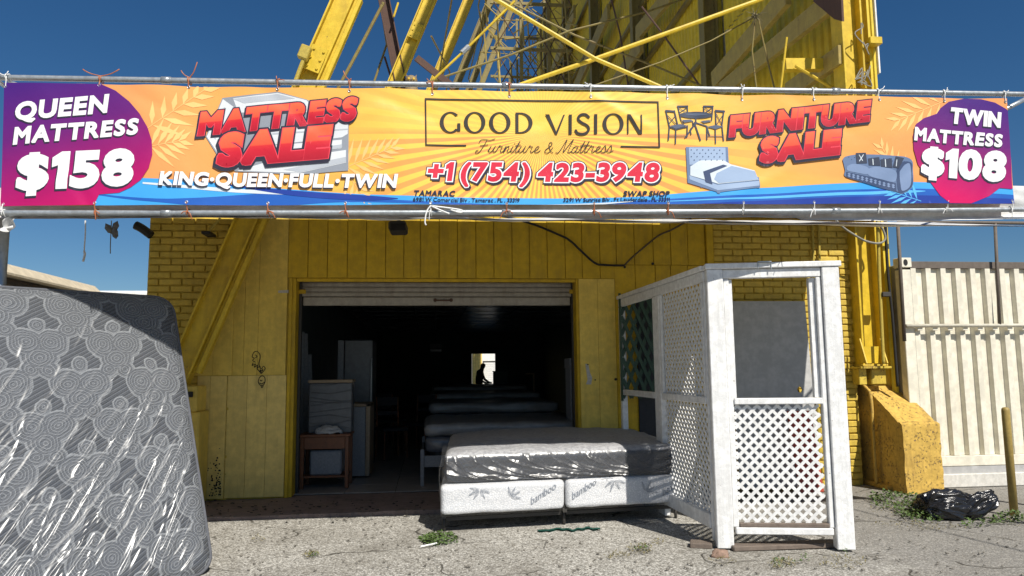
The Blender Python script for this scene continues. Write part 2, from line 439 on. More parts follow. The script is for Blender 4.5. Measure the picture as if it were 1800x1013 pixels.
# bricks
bricks = []
def brick_mesh(k):
    m_ = MB(); r_ = random.Random(k)
    m_.obox((0, 0, 0), (0.122, 0, 0), (0, 0.03, 0), (0, 0, 0.0335), 0.007)
    m_.v = [(x + r_.uniform(-.0025, .0025), y + r_.uniform(-.003, .003), z + r_.uniform(-.0025, .0025)) for x, y, z in m_.v]
    return m_.mesh('brick', 'ybrick')
BR = [brick_mesh(k) for k in range(6)]
HB = []
for k in range(4):
    m_ = MB(); m_.obox((0, 0, 0), (0.055, 0, 0), (0, 0.03, 0), (0, 0, 0.0335), 0.007); HB.append(m_.mesh('brick', 'ybrick'))
def brick_wall(x0, x1, label, seed):
    w_ = thing('brick_wall', label, 'brick wall', (x0, YF, 0))
    m_ = MB(); m_.box(x0, x1, YF + 0.028, YF + 0.34, 0, WTOP); m_.build('mortar', 'ymortar', w_)
    r_ = random.Random(seed); P, C = 0.26, 0.0815
    for c in range(int(WTOP / C)):
        z = c * C + C / 2
        x = x0 - (0 if c % 2 == 0 else P / 2)
        while x < x1 - 0.03:
            a, e = max(x, x0), min(x + P, x1)
            wd = e - a - 0.014
            if wd > 0.045:
                me = BR[r_.randrange(6)]
                mt = Matrix.Translation(((a + e) / 2, YF + 0.033 + r_.uniform(-.004, .004), z + r_.uniform(-.0025, .0025))) @ Matrix.Rotation(r_.uniform(-.008, .008), 4, 'Y') @ Matrix.Diagonal((wd / 0.244, 1, 1, 1))
                place('brick', me, w_, mt)
            x += P
    return w_
brick_wall(XL, X_BL - 0.005, 'yellow painted brick wall behind the leaning floral mattress', 3)
brick_wall(X_BR + 0.01, XR, 'yellow painted brick wall beside the white lattice booth, partly in sunlight', 5)

# boarded shop front
front = thing('storefront', 'yellow vertical board shop front around the open doorway', 'storefront', (DX0, YF, 0))
def board_mesh(w, h, key=[0]):
    m_ = MB(); m_.obox((0, 0, 0), (w / 2, 0, 0), (0, 0.011, 0), (0, 0, h / 2), 0.004); return m_
def board(x0, x1, z0, z1, m, dy=0.0):
    fine_ = m in ('yboard_low', 'yboard_mid')     # these boards are butted tight, with thin grooves
    m_ = MB(); m_.obox(((x0 + x1) / 2, YF + 0.012 + dy + (0 if fine_ else rnd.uniform(-.0025, .0025)), (z0 + z1) / 2), ((x1 - x0) / 2 - (0.0012 if fine_ else 0.003), 0, 0), (0, 0.012, 0), (0, 0, (z1 - z0) / 2), 0.002 if fine_ else 0.004)
    return m_.build('board', m, front)
m_ = MB(); m_.box(X_BL, DX0, YF + 0.03, YF + 0.30, 0, WTOP); m_.box(FX(344, 600), X_BL - .001, YF + .0265, YF + .0275, 0, FZ(480, 396)); m_.box(DX1, X_BR + 0.005, YF + 0.03, YF + 0.30, 0, WTOP); m_.box(DX0, DX1, YF + 0.03, YF + 0.30, DZ, WTOP)
m_.build('backing_wall', 'ymortar', front)
ups = [414, 434, 458, 507, 542, 576, 611, 644, 678, 710, 739, 772, 804, 836.5, 868, 900, 930.6, 961.6, 993, 1022.5, 1054, 1083, 1115, 1148, 1179, 1209, 1240]
ZS = FZ(660, 450); ZB = 0.075
ZR = FZ(466, 1150)
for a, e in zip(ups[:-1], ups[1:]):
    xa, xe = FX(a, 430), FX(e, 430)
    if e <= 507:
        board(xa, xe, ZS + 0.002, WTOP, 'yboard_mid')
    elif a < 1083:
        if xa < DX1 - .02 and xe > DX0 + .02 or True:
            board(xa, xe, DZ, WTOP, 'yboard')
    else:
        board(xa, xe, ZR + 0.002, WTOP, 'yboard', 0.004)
XLJ = FX(505, 600)
lows = [FX(a, 760) for a in (368, 397, 432, 467)] + [XLJ]
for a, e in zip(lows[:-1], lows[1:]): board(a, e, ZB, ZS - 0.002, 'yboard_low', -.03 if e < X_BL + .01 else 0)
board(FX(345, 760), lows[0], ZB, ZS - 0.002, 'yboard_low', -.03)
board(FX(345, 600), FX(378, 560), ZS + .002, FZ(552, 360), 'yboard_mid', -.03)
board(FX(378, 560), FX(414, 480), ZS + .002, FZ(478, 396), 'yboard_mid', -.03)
# right of the opening
XRJ = FX(1019, 600)
rr = [XRJ, FX(1052, 600), FX(1083, 600)]
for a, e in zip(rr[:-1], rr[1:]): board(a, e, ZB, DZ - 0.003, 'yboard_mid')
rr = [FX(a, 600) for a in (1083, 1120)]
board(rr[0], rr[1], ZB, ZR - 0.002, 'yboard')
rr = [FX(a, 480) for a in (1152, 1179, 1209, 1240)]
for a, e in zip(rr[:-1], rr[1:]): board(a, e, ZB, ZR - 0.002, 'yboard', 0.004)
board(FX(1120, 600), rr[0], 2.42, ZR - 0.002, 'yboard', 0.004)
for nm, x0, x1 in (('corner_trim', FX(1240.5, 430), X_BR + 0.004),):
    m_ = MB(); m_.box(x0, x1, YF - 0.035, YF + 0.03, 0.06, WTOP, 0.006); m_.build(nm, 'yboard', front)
# jambs and head of the opening
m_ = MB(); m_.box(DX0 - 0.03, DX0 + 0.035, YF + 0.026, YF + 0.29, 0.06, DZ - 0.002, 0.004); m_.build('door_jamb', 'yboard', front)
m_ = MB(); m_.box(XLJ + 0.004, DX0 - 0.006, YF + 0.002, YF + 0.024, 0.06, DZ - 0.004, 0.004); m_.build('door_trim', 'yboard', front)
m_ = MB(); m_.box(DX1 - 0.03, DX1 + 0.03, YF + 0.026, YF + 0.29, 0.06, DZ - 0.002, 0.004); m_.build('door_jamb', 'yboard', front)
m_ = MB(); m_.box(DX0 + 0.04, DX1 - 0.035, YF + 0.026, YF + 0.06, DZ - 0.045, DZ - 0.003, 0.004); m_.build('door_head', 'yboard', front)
# screws and holes on the right-hand boards
for px, py, r_ in ((1082, 667, .016), (1046, 668, .008), (1033, 641, .008), (1147, 464, .016), (1098, 470, .014)):
    p = pY(px, py, YF - 0.004); m_ = MB(); m_.tube([p, p + Vector((0, -0.02, 0))], r_, 10); m_.build('bolt', 'black', front)
m_ = MB()
sm = [(1029, 640), (1034, 640), (1037, 655), (1041, 664), (1039, 676), (1030, 676), (1033, 668)]
m_.prism([pY(x, y, YF - 0.003) for x, y in sm], (0, 0.002, 0)); m_.build('paint_smear', 'greysmear', front)
m_ = MB(); m_.prism([pY(x, y, YF - 0.003) for x, y in ((489, 511), (507, 510), (507, 515), (489, 515))], (0, 0.002, 0)); m_.build('paint_smear', 'greysmear', front)
# marker doodle on the left board: curly head, heart, small face
def ink(pts, r_=0.0045):
    m_ = MB(); m_.tube(smoothcurve([pY(x, y, YF - 0.003) for x, y in pts], 4), r_, 5); return m_
dd = MB()
for pts in ([(443, 628), (446, 620), (452, 618), (457, 624), (457, 631), (455, 640), (458, 646)], [(443, 628), (447, 630), (444, 634), (449, 637)], [(445, 638), (443, 643), (449, 640), (447, 646), (453, 642), (452, 648)],
            [(449, 624), (452, 627), (449, 629)], [(452, 646), (453, 650), (460, 655)],
            [(459, 657), (455, 652), (452, 648), (456, 645), (459, 649), (463, 644), (466, 648), (463, 653), (459, 657)], [(459, 654), (457, 650), (460, 652), (462, 649), (461, 653)],
            [(456, 664), (460, 661), (465, 663), (466, 670), (463, 677), (457, 677), (454, 671), (456, 664)], [(457, 668), (459, 670), (461, 668)], [(456, 673), (460, 675), (465, 672)], [(459, 677), (460, 682), (463, 678)]):
    q = ink(pts); dd.add(q.v, q.f)
dd.build('marker_doodle', 'ink', front)

m_ = MB(); r_ = random.Random(21)
for _ in range(90):
    px = 388 - abs(r_.gauss(0, 12)); py = 872 - abs(r_.gauss(0, 34)); q = r_.uniform(.003, .011)
    p = pY(px, py, YF - .033 if px < 414 else YF - .003)
    m_.prism([p + Vector((math.cos(k * 1.047) * q, 0, math.sin(k * 1.047) * q * r_.uniform(.7, 1.5))) for k in range(6)], (0, .001, 0))
o = m_.build('mud_splash', 'ink', front); o['kind'] = 'stuff'

# right-hand eave that tops the brick wall, and the roof behind
m_ = MB(); m_.box(X_BR - 0.6, 5.75, YF - 0.36, YF + 0.34, WTOP, WTOP + 0.14, 0.01)
one('eave', m_, 'yboard', 'narrow yellow eave along the top of the right brick wall', 'eave')

# ------------------------------------------------------------------ shop interior
IY0, IY1, IX0, IX1, IZ = 9.21, 28.0, -1.95, 4.35, 2.95
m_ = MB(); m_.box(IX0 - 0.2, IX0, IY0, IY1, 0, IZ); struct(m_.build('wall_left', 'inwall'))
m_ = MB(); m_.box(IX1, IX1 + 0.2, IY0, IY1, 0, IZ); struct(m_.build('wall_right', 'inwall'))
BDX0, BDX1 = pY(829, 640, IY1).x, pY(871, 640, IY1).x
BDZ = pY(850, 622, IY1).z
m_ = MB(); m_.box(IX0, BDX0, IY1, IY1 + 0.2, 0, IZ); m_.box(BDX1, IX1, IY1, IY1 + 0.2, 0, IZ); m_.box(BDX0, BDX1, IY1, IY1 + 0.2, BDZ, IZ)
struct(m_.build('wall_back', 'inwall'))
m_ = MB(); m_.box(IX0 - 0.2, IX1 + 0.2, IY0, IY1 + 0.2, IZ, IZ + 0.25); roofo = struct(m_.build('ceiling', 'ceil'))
m_ = MB()
for k in range(0, 16):
    m_.box(IX0, IX1, IY0 + 0.3 + k * 1.2 - 0.012, IY0 + 0.3 + k * 1.2 + 0.012, IZ - 0.012, IZ - 0.001)
for k in range(0, 6):
    m_.box(IX0 + 0.4 + k * 1.2 - 0.012, IX0 + 0.4 + k * 1.2 + 0.012, IY0, IY1, IZ - 0.016, IZ - 0.004)
m_.build('ceiling_grid', 'whiteobj', roofo)
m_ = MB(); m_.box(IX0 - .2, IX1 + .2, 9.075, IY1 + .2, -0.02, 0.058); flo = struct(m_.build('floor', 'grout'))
tl = MB(); tl.obox((0, 0, 0), (0.296, 0, 0), (0, 0.296, 0), (0, 0, 0.006), 0.002); tme = tl.mesh('tile', 'floortile')
for i in range(11):
    for j in range(12):
        place('tile', tme, flo, Matrix.Translation((IX0 + 0.3 + i * 0.6 - 0.25, 9.38 + j * 0.6, 0.064 + rnd.uniform(-.001, .001))))
m_ = MB()
for i in range(11):
    for j in range(12, 31):
        m_.obox((IX0 + 0.3 + i * 0.6 - .25, 9.38 + j * 0.6, 0.064), (0.296, 0, 0), (0, 0.296, 0), (0, 0, 0.006))
m_.build('far_tiles', 'floortile', flo)['kind'] = 'stuff'
m_ = MB(); m_.box(IX0 - .2, IX1 + .2, 9.0, IY1 + .2, WTOP + .15, WTOP + .25); one('flat_roof', m_, 'roofwhite', 'flat roof slab over the furniture shop', 'roof')

# roller shutter, rolled up
sh = thing('roller_shutter', 'dirty white rolled-up slatted shutter at the head of the doorway', 'shutter', (DX0, 9.16, DZ))
SX0, SX1 = DX0 + 0.07, DX1 - 0.05
slz = [pY(770, y, 9.16).z for y in (480, 488, 496.5, 505, 513.5, 522)]
for a, e in zip(slz[:-1], slz[1:]):
    m_ = MB()
    prof = [(0.0, e), (-0.012, e + (a - e) * .15), (-0.016, e + (a - e) * .5), (-0.012, e + (a - e) * .85), (0.0, a - .003), (0.012, a - .003), (0.012, e)]
    m_.prism([(SX0, 9.16 + y, z) for y, z in prof], (SX1 - SX0, 0, 0)); m_.build('slat', 'shutter', sh)
zb0, zb1 = pY(770, 537.5, 9.15).z, pY(770, 522.5, 9.15).z
m_ = MB(); m_.box(SX0 + .01, SX1 - .01, 9.13, 9.17, zb0, zb1, 0.012); m_.build('bottom_bar', 'shutter', sh)
hp = pY(779, 528, 9.12)
m_ = MB(); m_.tube(smoothcurve([hp + Vector((-.1, 0, 0)), hp + Vector((-.06, -.025, -.004)), hp + Vector((.06, -.025, -.004)), hp + Vector((.1, 0, 0))], 5), 0.010, 8)
for s_ in (-1, 1): m_.tube([hp + Vector((.1 * s_, .008, 0)), hp + Vector((.1 * s_, -.012, 0))], 0.022, 10)
m_.build('handle', 'rust', sh)
for x in (SX0 - .03, SX1 + .0):
    m_ = MB(); m_.box(x, x + 0.03, 9.12, 9.2, 0.07, DZ); m_.build('guide_rail', 'darkmetal', sh)
for px in (526, 1002):
    p = pY(px, 513, 9.12); m_ = MB(); m_.box(p.x - .01, p.x + .08, 9.10, 9.128, p.z - .025, p.z + .025, .004); m_.build('stop_block', 'yboard', sh)

# nightstand, wrapped cabinet and cloth
ns = thing('nightstand', 'small reddish-brown wooden table just inside the doorway', 'nightstand', (-1.3, 9.7, 0.07))
nx0, nx1, ny0, ny1, nzt = -1.58, -0.99, 9.42, 9.9, 0.70
for x in (nx0, nx1 - .045):
    for y in (ny0, ny1 - .045):
        m_ = MB(); m_.box(x, x + .045, y, y + .045, 0.07, nzt, .004); m_.build('leg', 'wood_table', ns)
m_ = MB(); m_.box(nx0 - .02, nx1 + .02, ny0 - .02, ny1 + .02, nzt, nzt + .03, .006); m_.build('top', 'wood_table', ns)
m_ = MB(); m_.box(nx0 + .046, nx1 - .046, ny0 + .006, ny0 + .03, nzt - .15, nzt - .002, .004); dr = m_.build('drawer', 'wood_table', ns)
m_ = MB(); m_.tube([((nx0 + nx1) / 2, ny0 + .004, nzt - .075), ((nx0 + nx1) / 2, ny0 - .02, nzt - .075)], .017, 10); m_.build('knob', 'wood_table', dr)
m_ = MB(); m_.box(nx0 + .02, nx1 - .02, ny0 + .02, ny1 - .02, 0.20, 0.225, .004); m_.build('shelf', 'wood_table', ns)
m_ = MB(); m_.box(-1.47, -1.08, 9.47, 9.85, 0.226, 0.53, .02)
one('storage_box', m_, 'whiteobj', 'pale box on the lower shelf of the brown nightstand', 'box')
wc = thing('wrapped_cabinet', 'plastic-wrapped cabinet standing on the brown nightstand', 'cabinet', (-1.25, 9.8, .73))
m_ = MB(); m_.box(-1.52, -0.98, 9.62, 9.95, 0.731, 1.36, .01); m_.build('body', 'wrapgrey', wc)
m_ = MB(); m_.box(-1.53, -0.97, 9.6, 9.96, 1.361, 1.40, .006); m_.build('top', 'wood_pale', wc)
m_ = MB()
for k in range(9):
    z = .8 + k * .065 + rnd.uniform(-.02, .02)
    m_.tube([(-1.525 + .01, 9.612, z), (-1.25, 9.610, z + rnd.uniform(-.05, .05)), (-0.985, 9.612, z + rnd.uniform(-.06, .06))], .004, 5)
m_.build('plastic_wrap', 'wrapgrey', wc)
m_ = MB()
def cl(u, v):
    a = u * math.pi * 2; r_ = (.20 - .03 * v) * math.sin(v * math.pi * .5 + .001) ** .6 if v < 1 else .17
    x = -1.25 + math.cos(a) * r_ * 1.0; y = 9.52 + math.sin(a) * r_ * .5
    return (x, y, .735 + .10 * (1 - v) + .025 * fbm((x * 9, y * 9, v * 3), 1.3))
m_.grid(36, 12, lambda u, v: cl(u, 1 - v if False else v))
one('crumpled_cloth', m_, 'cloth', 'crumpled grey cloth lying on the nightstand top', 'cloth', smooth=True)

wcb = thing('white_cabinet', 'low white cabinet with brown edges behind the nightstand', 'cabinet', (-.9, 10.6, .07))
m_ = MB(); m_.box(-1.15, -.86, 10.3, 11.0, .09, 1.02, .006); m_.build('body', 'whiteobj', wcb)
m_ = MB(); m_.box(-.858, -.80, 10.28, 11.02, .09, 1.06, .006); m_.box(-1.17, -.80, 10.28, 11.02, 1.022, 1.06, .006); m_.build('side_panel', 'wood_pale', wcb)
fr = thing('refrigerator', 'grey plastic-wrapped refrigerator in the dark shop interior', 'refrigerator', (-1.0, 11.6, .07))
fx0, fx1 = pY(605, 650, 11.2).x, pY(655, 650, 11.2).x
m_ = MB(); m_.box(fx0, fx1, 11.24, 11.9, .075, 1.98, .02); m_.build('body', 'indark', fr)
m_ = MB(); m_.box(fx0, fx1, 11.2, 11.236, .5, 1.97, .012); m_.build('door', 'wrapgrey', fr)
m_ = MB(); m_.box(fx0 - .10, fx0 - .01, 11.22, 11.9, 0.08, 1.97, .006); m_.build('side_packing', 'whiteobj', fr)
m_ = MB(); m_.tube([(fx1 - .02, 11.19, .9), (fx1 - .02, 11.17, 1.0), (fx1 - .02, 11.17, 1.6), (fx1 - .02, 11.19, 1.7)], .014, 8); m_.build('handle', 'galv', fr)
for k, (px, dx, zt) in enumerate(((531, .05, 2.07), (543, .1, 2.05), (553, .12, 1.75))):
    p = pY(px, 600, 10.6 + .12 * k)
    m_ = MB(); m_.bar((p.x, p.y - .1, .08), (p.x - dx, p.y + .1, zt), .13, .025, (0, 1, 0), .004)
    one('leaning_board', m_, 'whiteobj', ['narrow white board leaning just inside the left door jamb', 'white board in the middle of the three leaning inside the doorway', 'shortest white board leaning inside the doorway near the refrigerator'][k], 'board', 'boards leaning inside the shop')

def chair(x, y, rz, lab):
    t = thing('dining_chair', lab, 'chair', (x, y, .07), 'dark dining chairs in the shop')
    Rm = Matrix.Rotation(rz, 3, 'Z'); O = Vector((x, y, .07))
    T_ = lambda a, b_, c: O + Rm @ Vector((a, b_, c))
    for sx in (-1, 1):
        m_ = MB(); m_.tube([T_(.2 * sx, -.2, 0), T_(.19 * sx, -.19, .45)], .016, 6); m_.build('leg', 'wood_table', t)
        m_ = MB(); m_.tube([T_(.2 * sx, .22, 0), T_(.19 * sx, .19, .45), T_(.19 * sx, .24, 1.0)], .016, 6); m_.build('leg', 'wood_table', t)
    m_ = MB(); m_.obox(T_(0, 0, .47), Rm @ Vector((.22, 0, 0)), Rm @ Vector((0, .22, 0)), (0, 0, .025), .01); m_.build('seat', 'indark', t)
    m_ = MB(); m_.obox(T_(0, .235, .92), Rm @ Vector((.19, 0, 0)), Rm @ Vector((0, .012, 0)), (0, 0, .07), .005); m_.obox(T_(0, .22, .72), Rm @ Vector((.19, 0, 0)), Rm @ Vector((0, .012, 0)), (0, 0, .03), .005); m_.build('backrest', 'indark', t)
chair(-.62, 12.6, .4, 'dark dining chair nearest the wrapped refrigerator')
chair(-.15, 13.6, -.5, 'dark dining chair further back in the shop aisle')
chair(-.75, 14.8, 2.6, 'dark dining chair turned towards the doorway, deep in the shop')

# beds inside
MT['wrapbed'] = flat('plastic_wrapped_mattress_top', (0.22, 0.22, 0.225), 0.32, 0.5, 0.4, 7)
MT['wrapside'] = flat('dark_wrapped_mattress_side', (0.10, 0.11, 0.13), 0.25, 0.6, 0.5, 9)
def puffy(x0, x1, y0, y1, z0, z1, amp=.02, seed=0, n=24, r_=.07):
    m_ = MB()
    bm = bmesh.new(); bmesh.ops.create_cube(bm, size=1.0)
    bmesh.ops.subdivide_edges(bm, edges=bm.edges[:], cuts=n, use_grid_fill=True)
    sx, sy, sz = x1 - x0, y1 - y0, z1 - z0
    for v in bm.verts:
        p = Vector((v.co.x * sx, v.co.y * sy, v.co.z * sz)); hx, hy, hz = sx / 2, sy / 2, sz / 2
        rr_ = min(r_, hz * .9)
        c = Vector((max(-hx + rr_, min(hx - rr_, p.x)), max(-hy + rr_, min(hy - rr_, p.y)), max(-hz + rr_, min(hz - rr_, p.z))))
        d = p - c
        if d.length > 1e-6: p = c + d.normalized() * min(rr_, d.length * 1.2)
        k = fbm((p.x + seed, p.y, p.z * 2), 4.0)
        nn = d.normalized() if d.length > 1e-6 else Vector((0, 0, 1))
        p += nn * k * amp
        v.co = p + Vector(((x0 + x1) / 2, (y0 + y1) / 2, (z0 + z1) / 2))
    bm.verts.index_update()
    m_.v = [tuple(v.co) for v in bm.verts]; m_.f = [tuple(v.index for v in f.verts) for f in bm.faces]; bm.free()
    return m_
bf = thing('bed_frame', 'white bed frame just inside the doorway under a wrapped mattress', 'bed frame', (1, 9.5, .07))
bx = pY(742, 800, 9.42).x
for y in (9.42, 11.3):
    for x in (bx, bx + 2.0):
        m_ = MB(); m_.box(x - .02, x + .025, y - .02, y + .03, .07, .52, .004); m_.build('leg', 'whiteobj', bf)
for y_ in (9.42, 11.3):
    m_ = MB(); m_.box(bx + .026, bx + 1.98, y_, y_ + .025, .30, .44, .004); m_.build('end_rail', 'whiteobj', bf)
for x_ in (bx - .012, bx + 1.99):
    m_ = MB(); m_.box(x_, x_ + .024, 9.451, 11.27, .30, .44, .004); m_.build('side_rail', 'whiteobj', bf)
for k, (y0, zt, lab) in enumerate(((9.5, .835, 'grey plastic-wrapped mattress on the white bed frame inside the doorway'), (11.7, .99, 'second wrapped mattress row behind the white bed frame'), (13.9, 1.08, 'third wrapped mattress row deep in the shop'), (16.1, 1.17, 'furthest wrapped mattress before the bright back door'))):
    mt_ = thing('wrapped_mattress', lab, 'mattress', (1, y0 + 1, .4), 'wrapped mattresses inside the shop')
    x0 = pY(752 - 4 * (k == 0) + 3 * k, 740, y0).x; x1 = x0 + 2.06
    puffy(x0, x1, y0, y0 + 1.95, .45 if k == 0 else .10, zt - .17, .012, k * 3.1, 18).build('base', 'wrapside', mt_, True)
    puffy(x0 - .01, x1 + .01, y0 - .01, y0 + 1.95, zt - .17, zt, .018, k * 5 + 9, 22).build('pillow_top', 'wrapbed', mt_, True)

# odds and ends further in
p = pY(895, 655, 16.5)
m_ = MB(); m_.box(p.x - .16, p.x + .18, 18.4, 18.9, .07, 1.45, .01); m_.box(p.x - .17, p.x + .19, 18.38, 18.92, 1.452, 1.48, .004)
one('tall_cabinet', m_, 'inwall', 'dark greenish cabinet standing beyond the wrapped mattresses', 'cabinet')
mf = thing('mirror_frame', 'pale thin-edged frame standing upright deep in the shop', 'frame', (2.3, 16, .07))
a, c = pY(938, 656, 15.6), pY(926, 656, 15.6)
m_ = MB(); m_.box(a.x - .012, a.x + .02, 15.6, 15.64, .07, a.z, .003); m_.build('upright', 'wood_pale', mf)
m_ = MB(); m_.box(c.x - .02, a.x - .013, 15.6, 15.64, a.z - .03, a.z, .003); m_.build('head_rail', 'wood_pale', mf)
cx0, cx1 = pY(1003, 700, 9.75).x, pY(1013, 700, 9.75).x
m_ = MB(); m_.box(cx0, cx1 + .1, 9.75, 10.1, .07, pY(1008, 648, 9.75).z, .006)
m_.box(cx0 - .01, cx1 + .11, 9.74, 10.11, pY(1008, 648, 9.75).z + .001, pY(1008, 630, 9.75).z, .006)
one('white_pedestal', m_, 'whiteobj', 'slim white pedestal just inside the right door jamb', 'pedestal')
p = pY(766, 612, 16)
hl = thing('hanging_light', 'small boxy ceiling light glinting in the dark shop', 'light', (p.x, 16, p.z))
m_ = MB(); m_.box(p.x - .13, p.x + .13, 15.85, 16.15, p.z - .03, p.z + .09, .01); m_.build('housing', 'indark', hl)
m_ = MB(); m_.box(p.x - .12, p.x + .12, 15.87, 16.13, p.z - .08, p.z - .031, .008); m_.build('diffuser', 'whiteobj', hl)
m_ = MB(); m_.tube([(p.x, 16, p.z + .085), (p.x, 16, IZ)], .008, 6); m_.build('stem', 'indark', hl)

# seated person against the bright back door
def skin_person():
    P = {'pelvis': (0, 0, .52), 'waist': (.01, 0, .72), 'chest': (.06, 0, .95), 'neck': (.12, 0, 1.12), 'head': (.17, 0, 1.22), 'crown': (.19, 0, 1.32)}
    verts = []; rad = []; edges = []
    def add(p, r_):
        verts.append(p); rad.append(r_); return len(verts) - 1
    i0 = add(P['pelvis'], .15); i1 = add(P['waist'], .14); i2 = add(P['chest'], .15); i3 = add(P['neck'], .055); i4 = add(P['head'], .095); i5 = add(P['crown'], .08)
    edges += [(i0, i1), (i1, i2), (i2, i3), (i3, i4), (i4, i5)]
    for s_ in (-1, 1):
        a = add((.04, .19 * s_, 1.02), .06); b_ = add((.12, .25 * s_, .78), .045); c = add((.34, .18 * s_, .66), .035); d = add((.43, .14 * s_, .66), .03)
        edges += [(i2, a), (a, b_), (b_, c), (c, d)]
        a = add((.08, .10 * s_, .50), .10); b_ = add((.42, .12 * s_, .50), .075); c = add((.42, .12 * s_, .12), .05); d = add((.55, .13 * s_, .05), .04)
        edges += [(i0, a), (a, b_), (b_, c), (c, d)]
    me = bpy.data.meshes.new('person'); me.from_pydata(verts, edges, [])
    o = bpy.data.objects.new('person', me); COL.objects.link(o)
    md = o.modifiers.new('skin', 'SKIN'); sb = o.modifiers.new('sub', 'SUBSURF'); sb.levels = sb.render_levels = 2
    for v, r_ in zip(me.skin_vertices[0].data, rad): v.radius = (r_, r_)
    me.skin_vertices[0].data[0].use_root = True
    me.materials.append(MT['skin'])
    dg = bpy.context.evaluated_depsgraph_get()
    m2 = bpy.data.meshes.new_from_object(o.evaluated_get(dg)); bpy.data.objects.remove(o)
    return m2
pm = skin_person(); pm.materials.clear(); pm.materials.append(MT['skin'])
pp = pY(842, 670, 24.5)
po = bpy.data.objects.new('person', pm); COL.objects.link(po); po.location = (pp.x - .02, 24.5, .42); po.rotation_euler = (0, 0, R(-25))
tag(po, 'seated person in silhouette against the bright back doorway', 'person')
st = thing('stool', 'dark stool under the seated person by the back doorway', 'stool', (pp.x, 24.5, .06))
m_ = MB(); m_.box(pp.x - .2, pp.x + .18, 24.3, 24.7, .74, .79, .01); m_.build('seat', 'indark', st)
for sx in (-.17, .15):
    for sy in (24.32, 24.66):
        m_ = MB(); m_.box(pp.x + sx - .015, pp.x + sx + .015, sy - .015, sy + .015, .06, .74); m_.build('leg', 'indark', st)
p = pY(823, 665, 23)
hb = thing('headboard', 'dark upright headboard beside the seated person', 'headboard', (p.x, 23, .06))
m_ = MB(); m_.box(p.x - .5, p.x + .07, 23, 23.06, .07, p.z + .08, .02); m_.build('panel', 'indark', hb)

# what shows through the back door: a white building with a shutter, and a yellow post
BY = 46.0
wb = thing('white_building', 'sunlit white building with a shutter seen through the back doorway', 'building', (3.5, BY, 0))
m_ = MB(); m_.box(1.0, 9.0, BY, BY + 6, 0, 4.2); m_.build('wall', 'roofwhite', wb)
zs = pY(858, 637, BY).z
sx0 = pY(849, 650, BY).x
m_ = MB(); m_.box(sx0, sx0 + 3, BY - .06, BY - .004, zs, zs + .08); m_.build('shutter_head', 'darkmetal', wb)
for k in range(16):
    z = zs - .02 - k * .12
    if z > .1:
        m_ = MB(); m_.obox((sx0 + 1.5, BY - .03, z - .055), (1.45, 0, 0), (0, .02, 0), (0, 0, .052), .012); m_.build('slat', 'lath', wb)
yp0, yp1 = pY(831, 650, 45).x, pY(847.5, 650, 45).x
m_ = MB(); m_.box(yp0, yp1, 45, 45.4, 0, 4.4, .02); 
for k in range(4): m_.box(yp0 + (yp1 - yp0) * (k + .3) / 4, yp0 + (yp1 - yp0) * (k + .6) / 4, 44.97, 44.999, 0, 4.4, .008)
one('yellow_pier', m_, 'yboard_low', 'sunlit pale yellow ribbed pier seen through the back doorway', 'pier')

# ------------------------------------------------------------------ banner frame
YB = 5.6
def frame_pipe(name, a, e, r_, label, sag=0.0):
    m_ = MB(); p, q = pY(*a, YB), pY(*e, YB); n = 24
    pts = [p.lerp(q, i / n) + Vector((0, 0, -sag * 4 * (i / n) * (1 - i / n))) for i in range(n + 1)]
    m_.tube(pts, r_, 10)
    for t in (.18, .44, .72): m_.tube([p.lerp(q, t) + Vector((-.035, 0, -sag * 4 * t * (1 - t))), p.lerp(q, t) + Vector((.035, 0, -sag * 4 * t * (1 - t)))], r_ * 1.25, 10)
    return one(name, m_, 'galv', label, 'pipe', 'pipes of the banner frame', True)
frame_pipe('steel_pipe', (-160, 134), (1990, 169), .0215, 'galvanised steel pipe running along the top edge of the banner')
frame_pipe('steel_pipe', (-160, 374.5), (1990, 367), .0215, 'galvanised steel pipe running along the bottom edge of the banner', .012)
m_ = MB(); p = pY(8.5, 385, YB + .42)
m_.tube([(p.x, YB + .42, 0), (p.x, YB + .42, pY(8, 146, YB + .42).z)], .038, 14)
for z_ in (pY(8, 137, YB).z, pY(8, 373, YB).z): m_.tube([(p.x + .02, YB - .0, z_ + .045), (p.x, YB + .42, z_ + .045)], .016, 8)
one('steel_post', m_, 'galv', 'galvanised steel post at the left end of the banner', 'post', None, True)
pr_ = pY(1960, 300, YB + .05)
m_ = MB(); m_.tube([(pr_.x, YB + .052, 0), (pr_.x, YB + .052, pY(1960, 160, YB).z)], .034, 14)
one('steel_post', m_, 'galv', 'galvanised steel post beyond the right end of the banner', 'post', None, True)
m_ = MB(); a = pY(1768, 192, YB + .03); e = pY(1830, 160, YB + .9)
m_.tube([a, e], .02, 10); one('brace_pipe', m_, 'galv', 'short galvanised brace pipe rising behind the right end of the banner', 'pipe', None, True)
# overhead cable whose thin shadow crosses the pavement at the right
def up_sun(p, z): return Vector(p) + sdir * (z / sdir.z)
m_ = MB(); a = up_sun(pZ(1490, 893), 5.2); e = up_sun(pZ(1830, 978), 5.0); d = (e - a)
m_.tube([a - d * .4 + Vector((0, 0, .25)), a, e, e + d * 1.2 + Vector((0, 0, .3))], .012, 8)
one('overhead_cable', m_, 'black', 'dark overhead cable whose thin shadow crosses the pavement at right', 'cable')

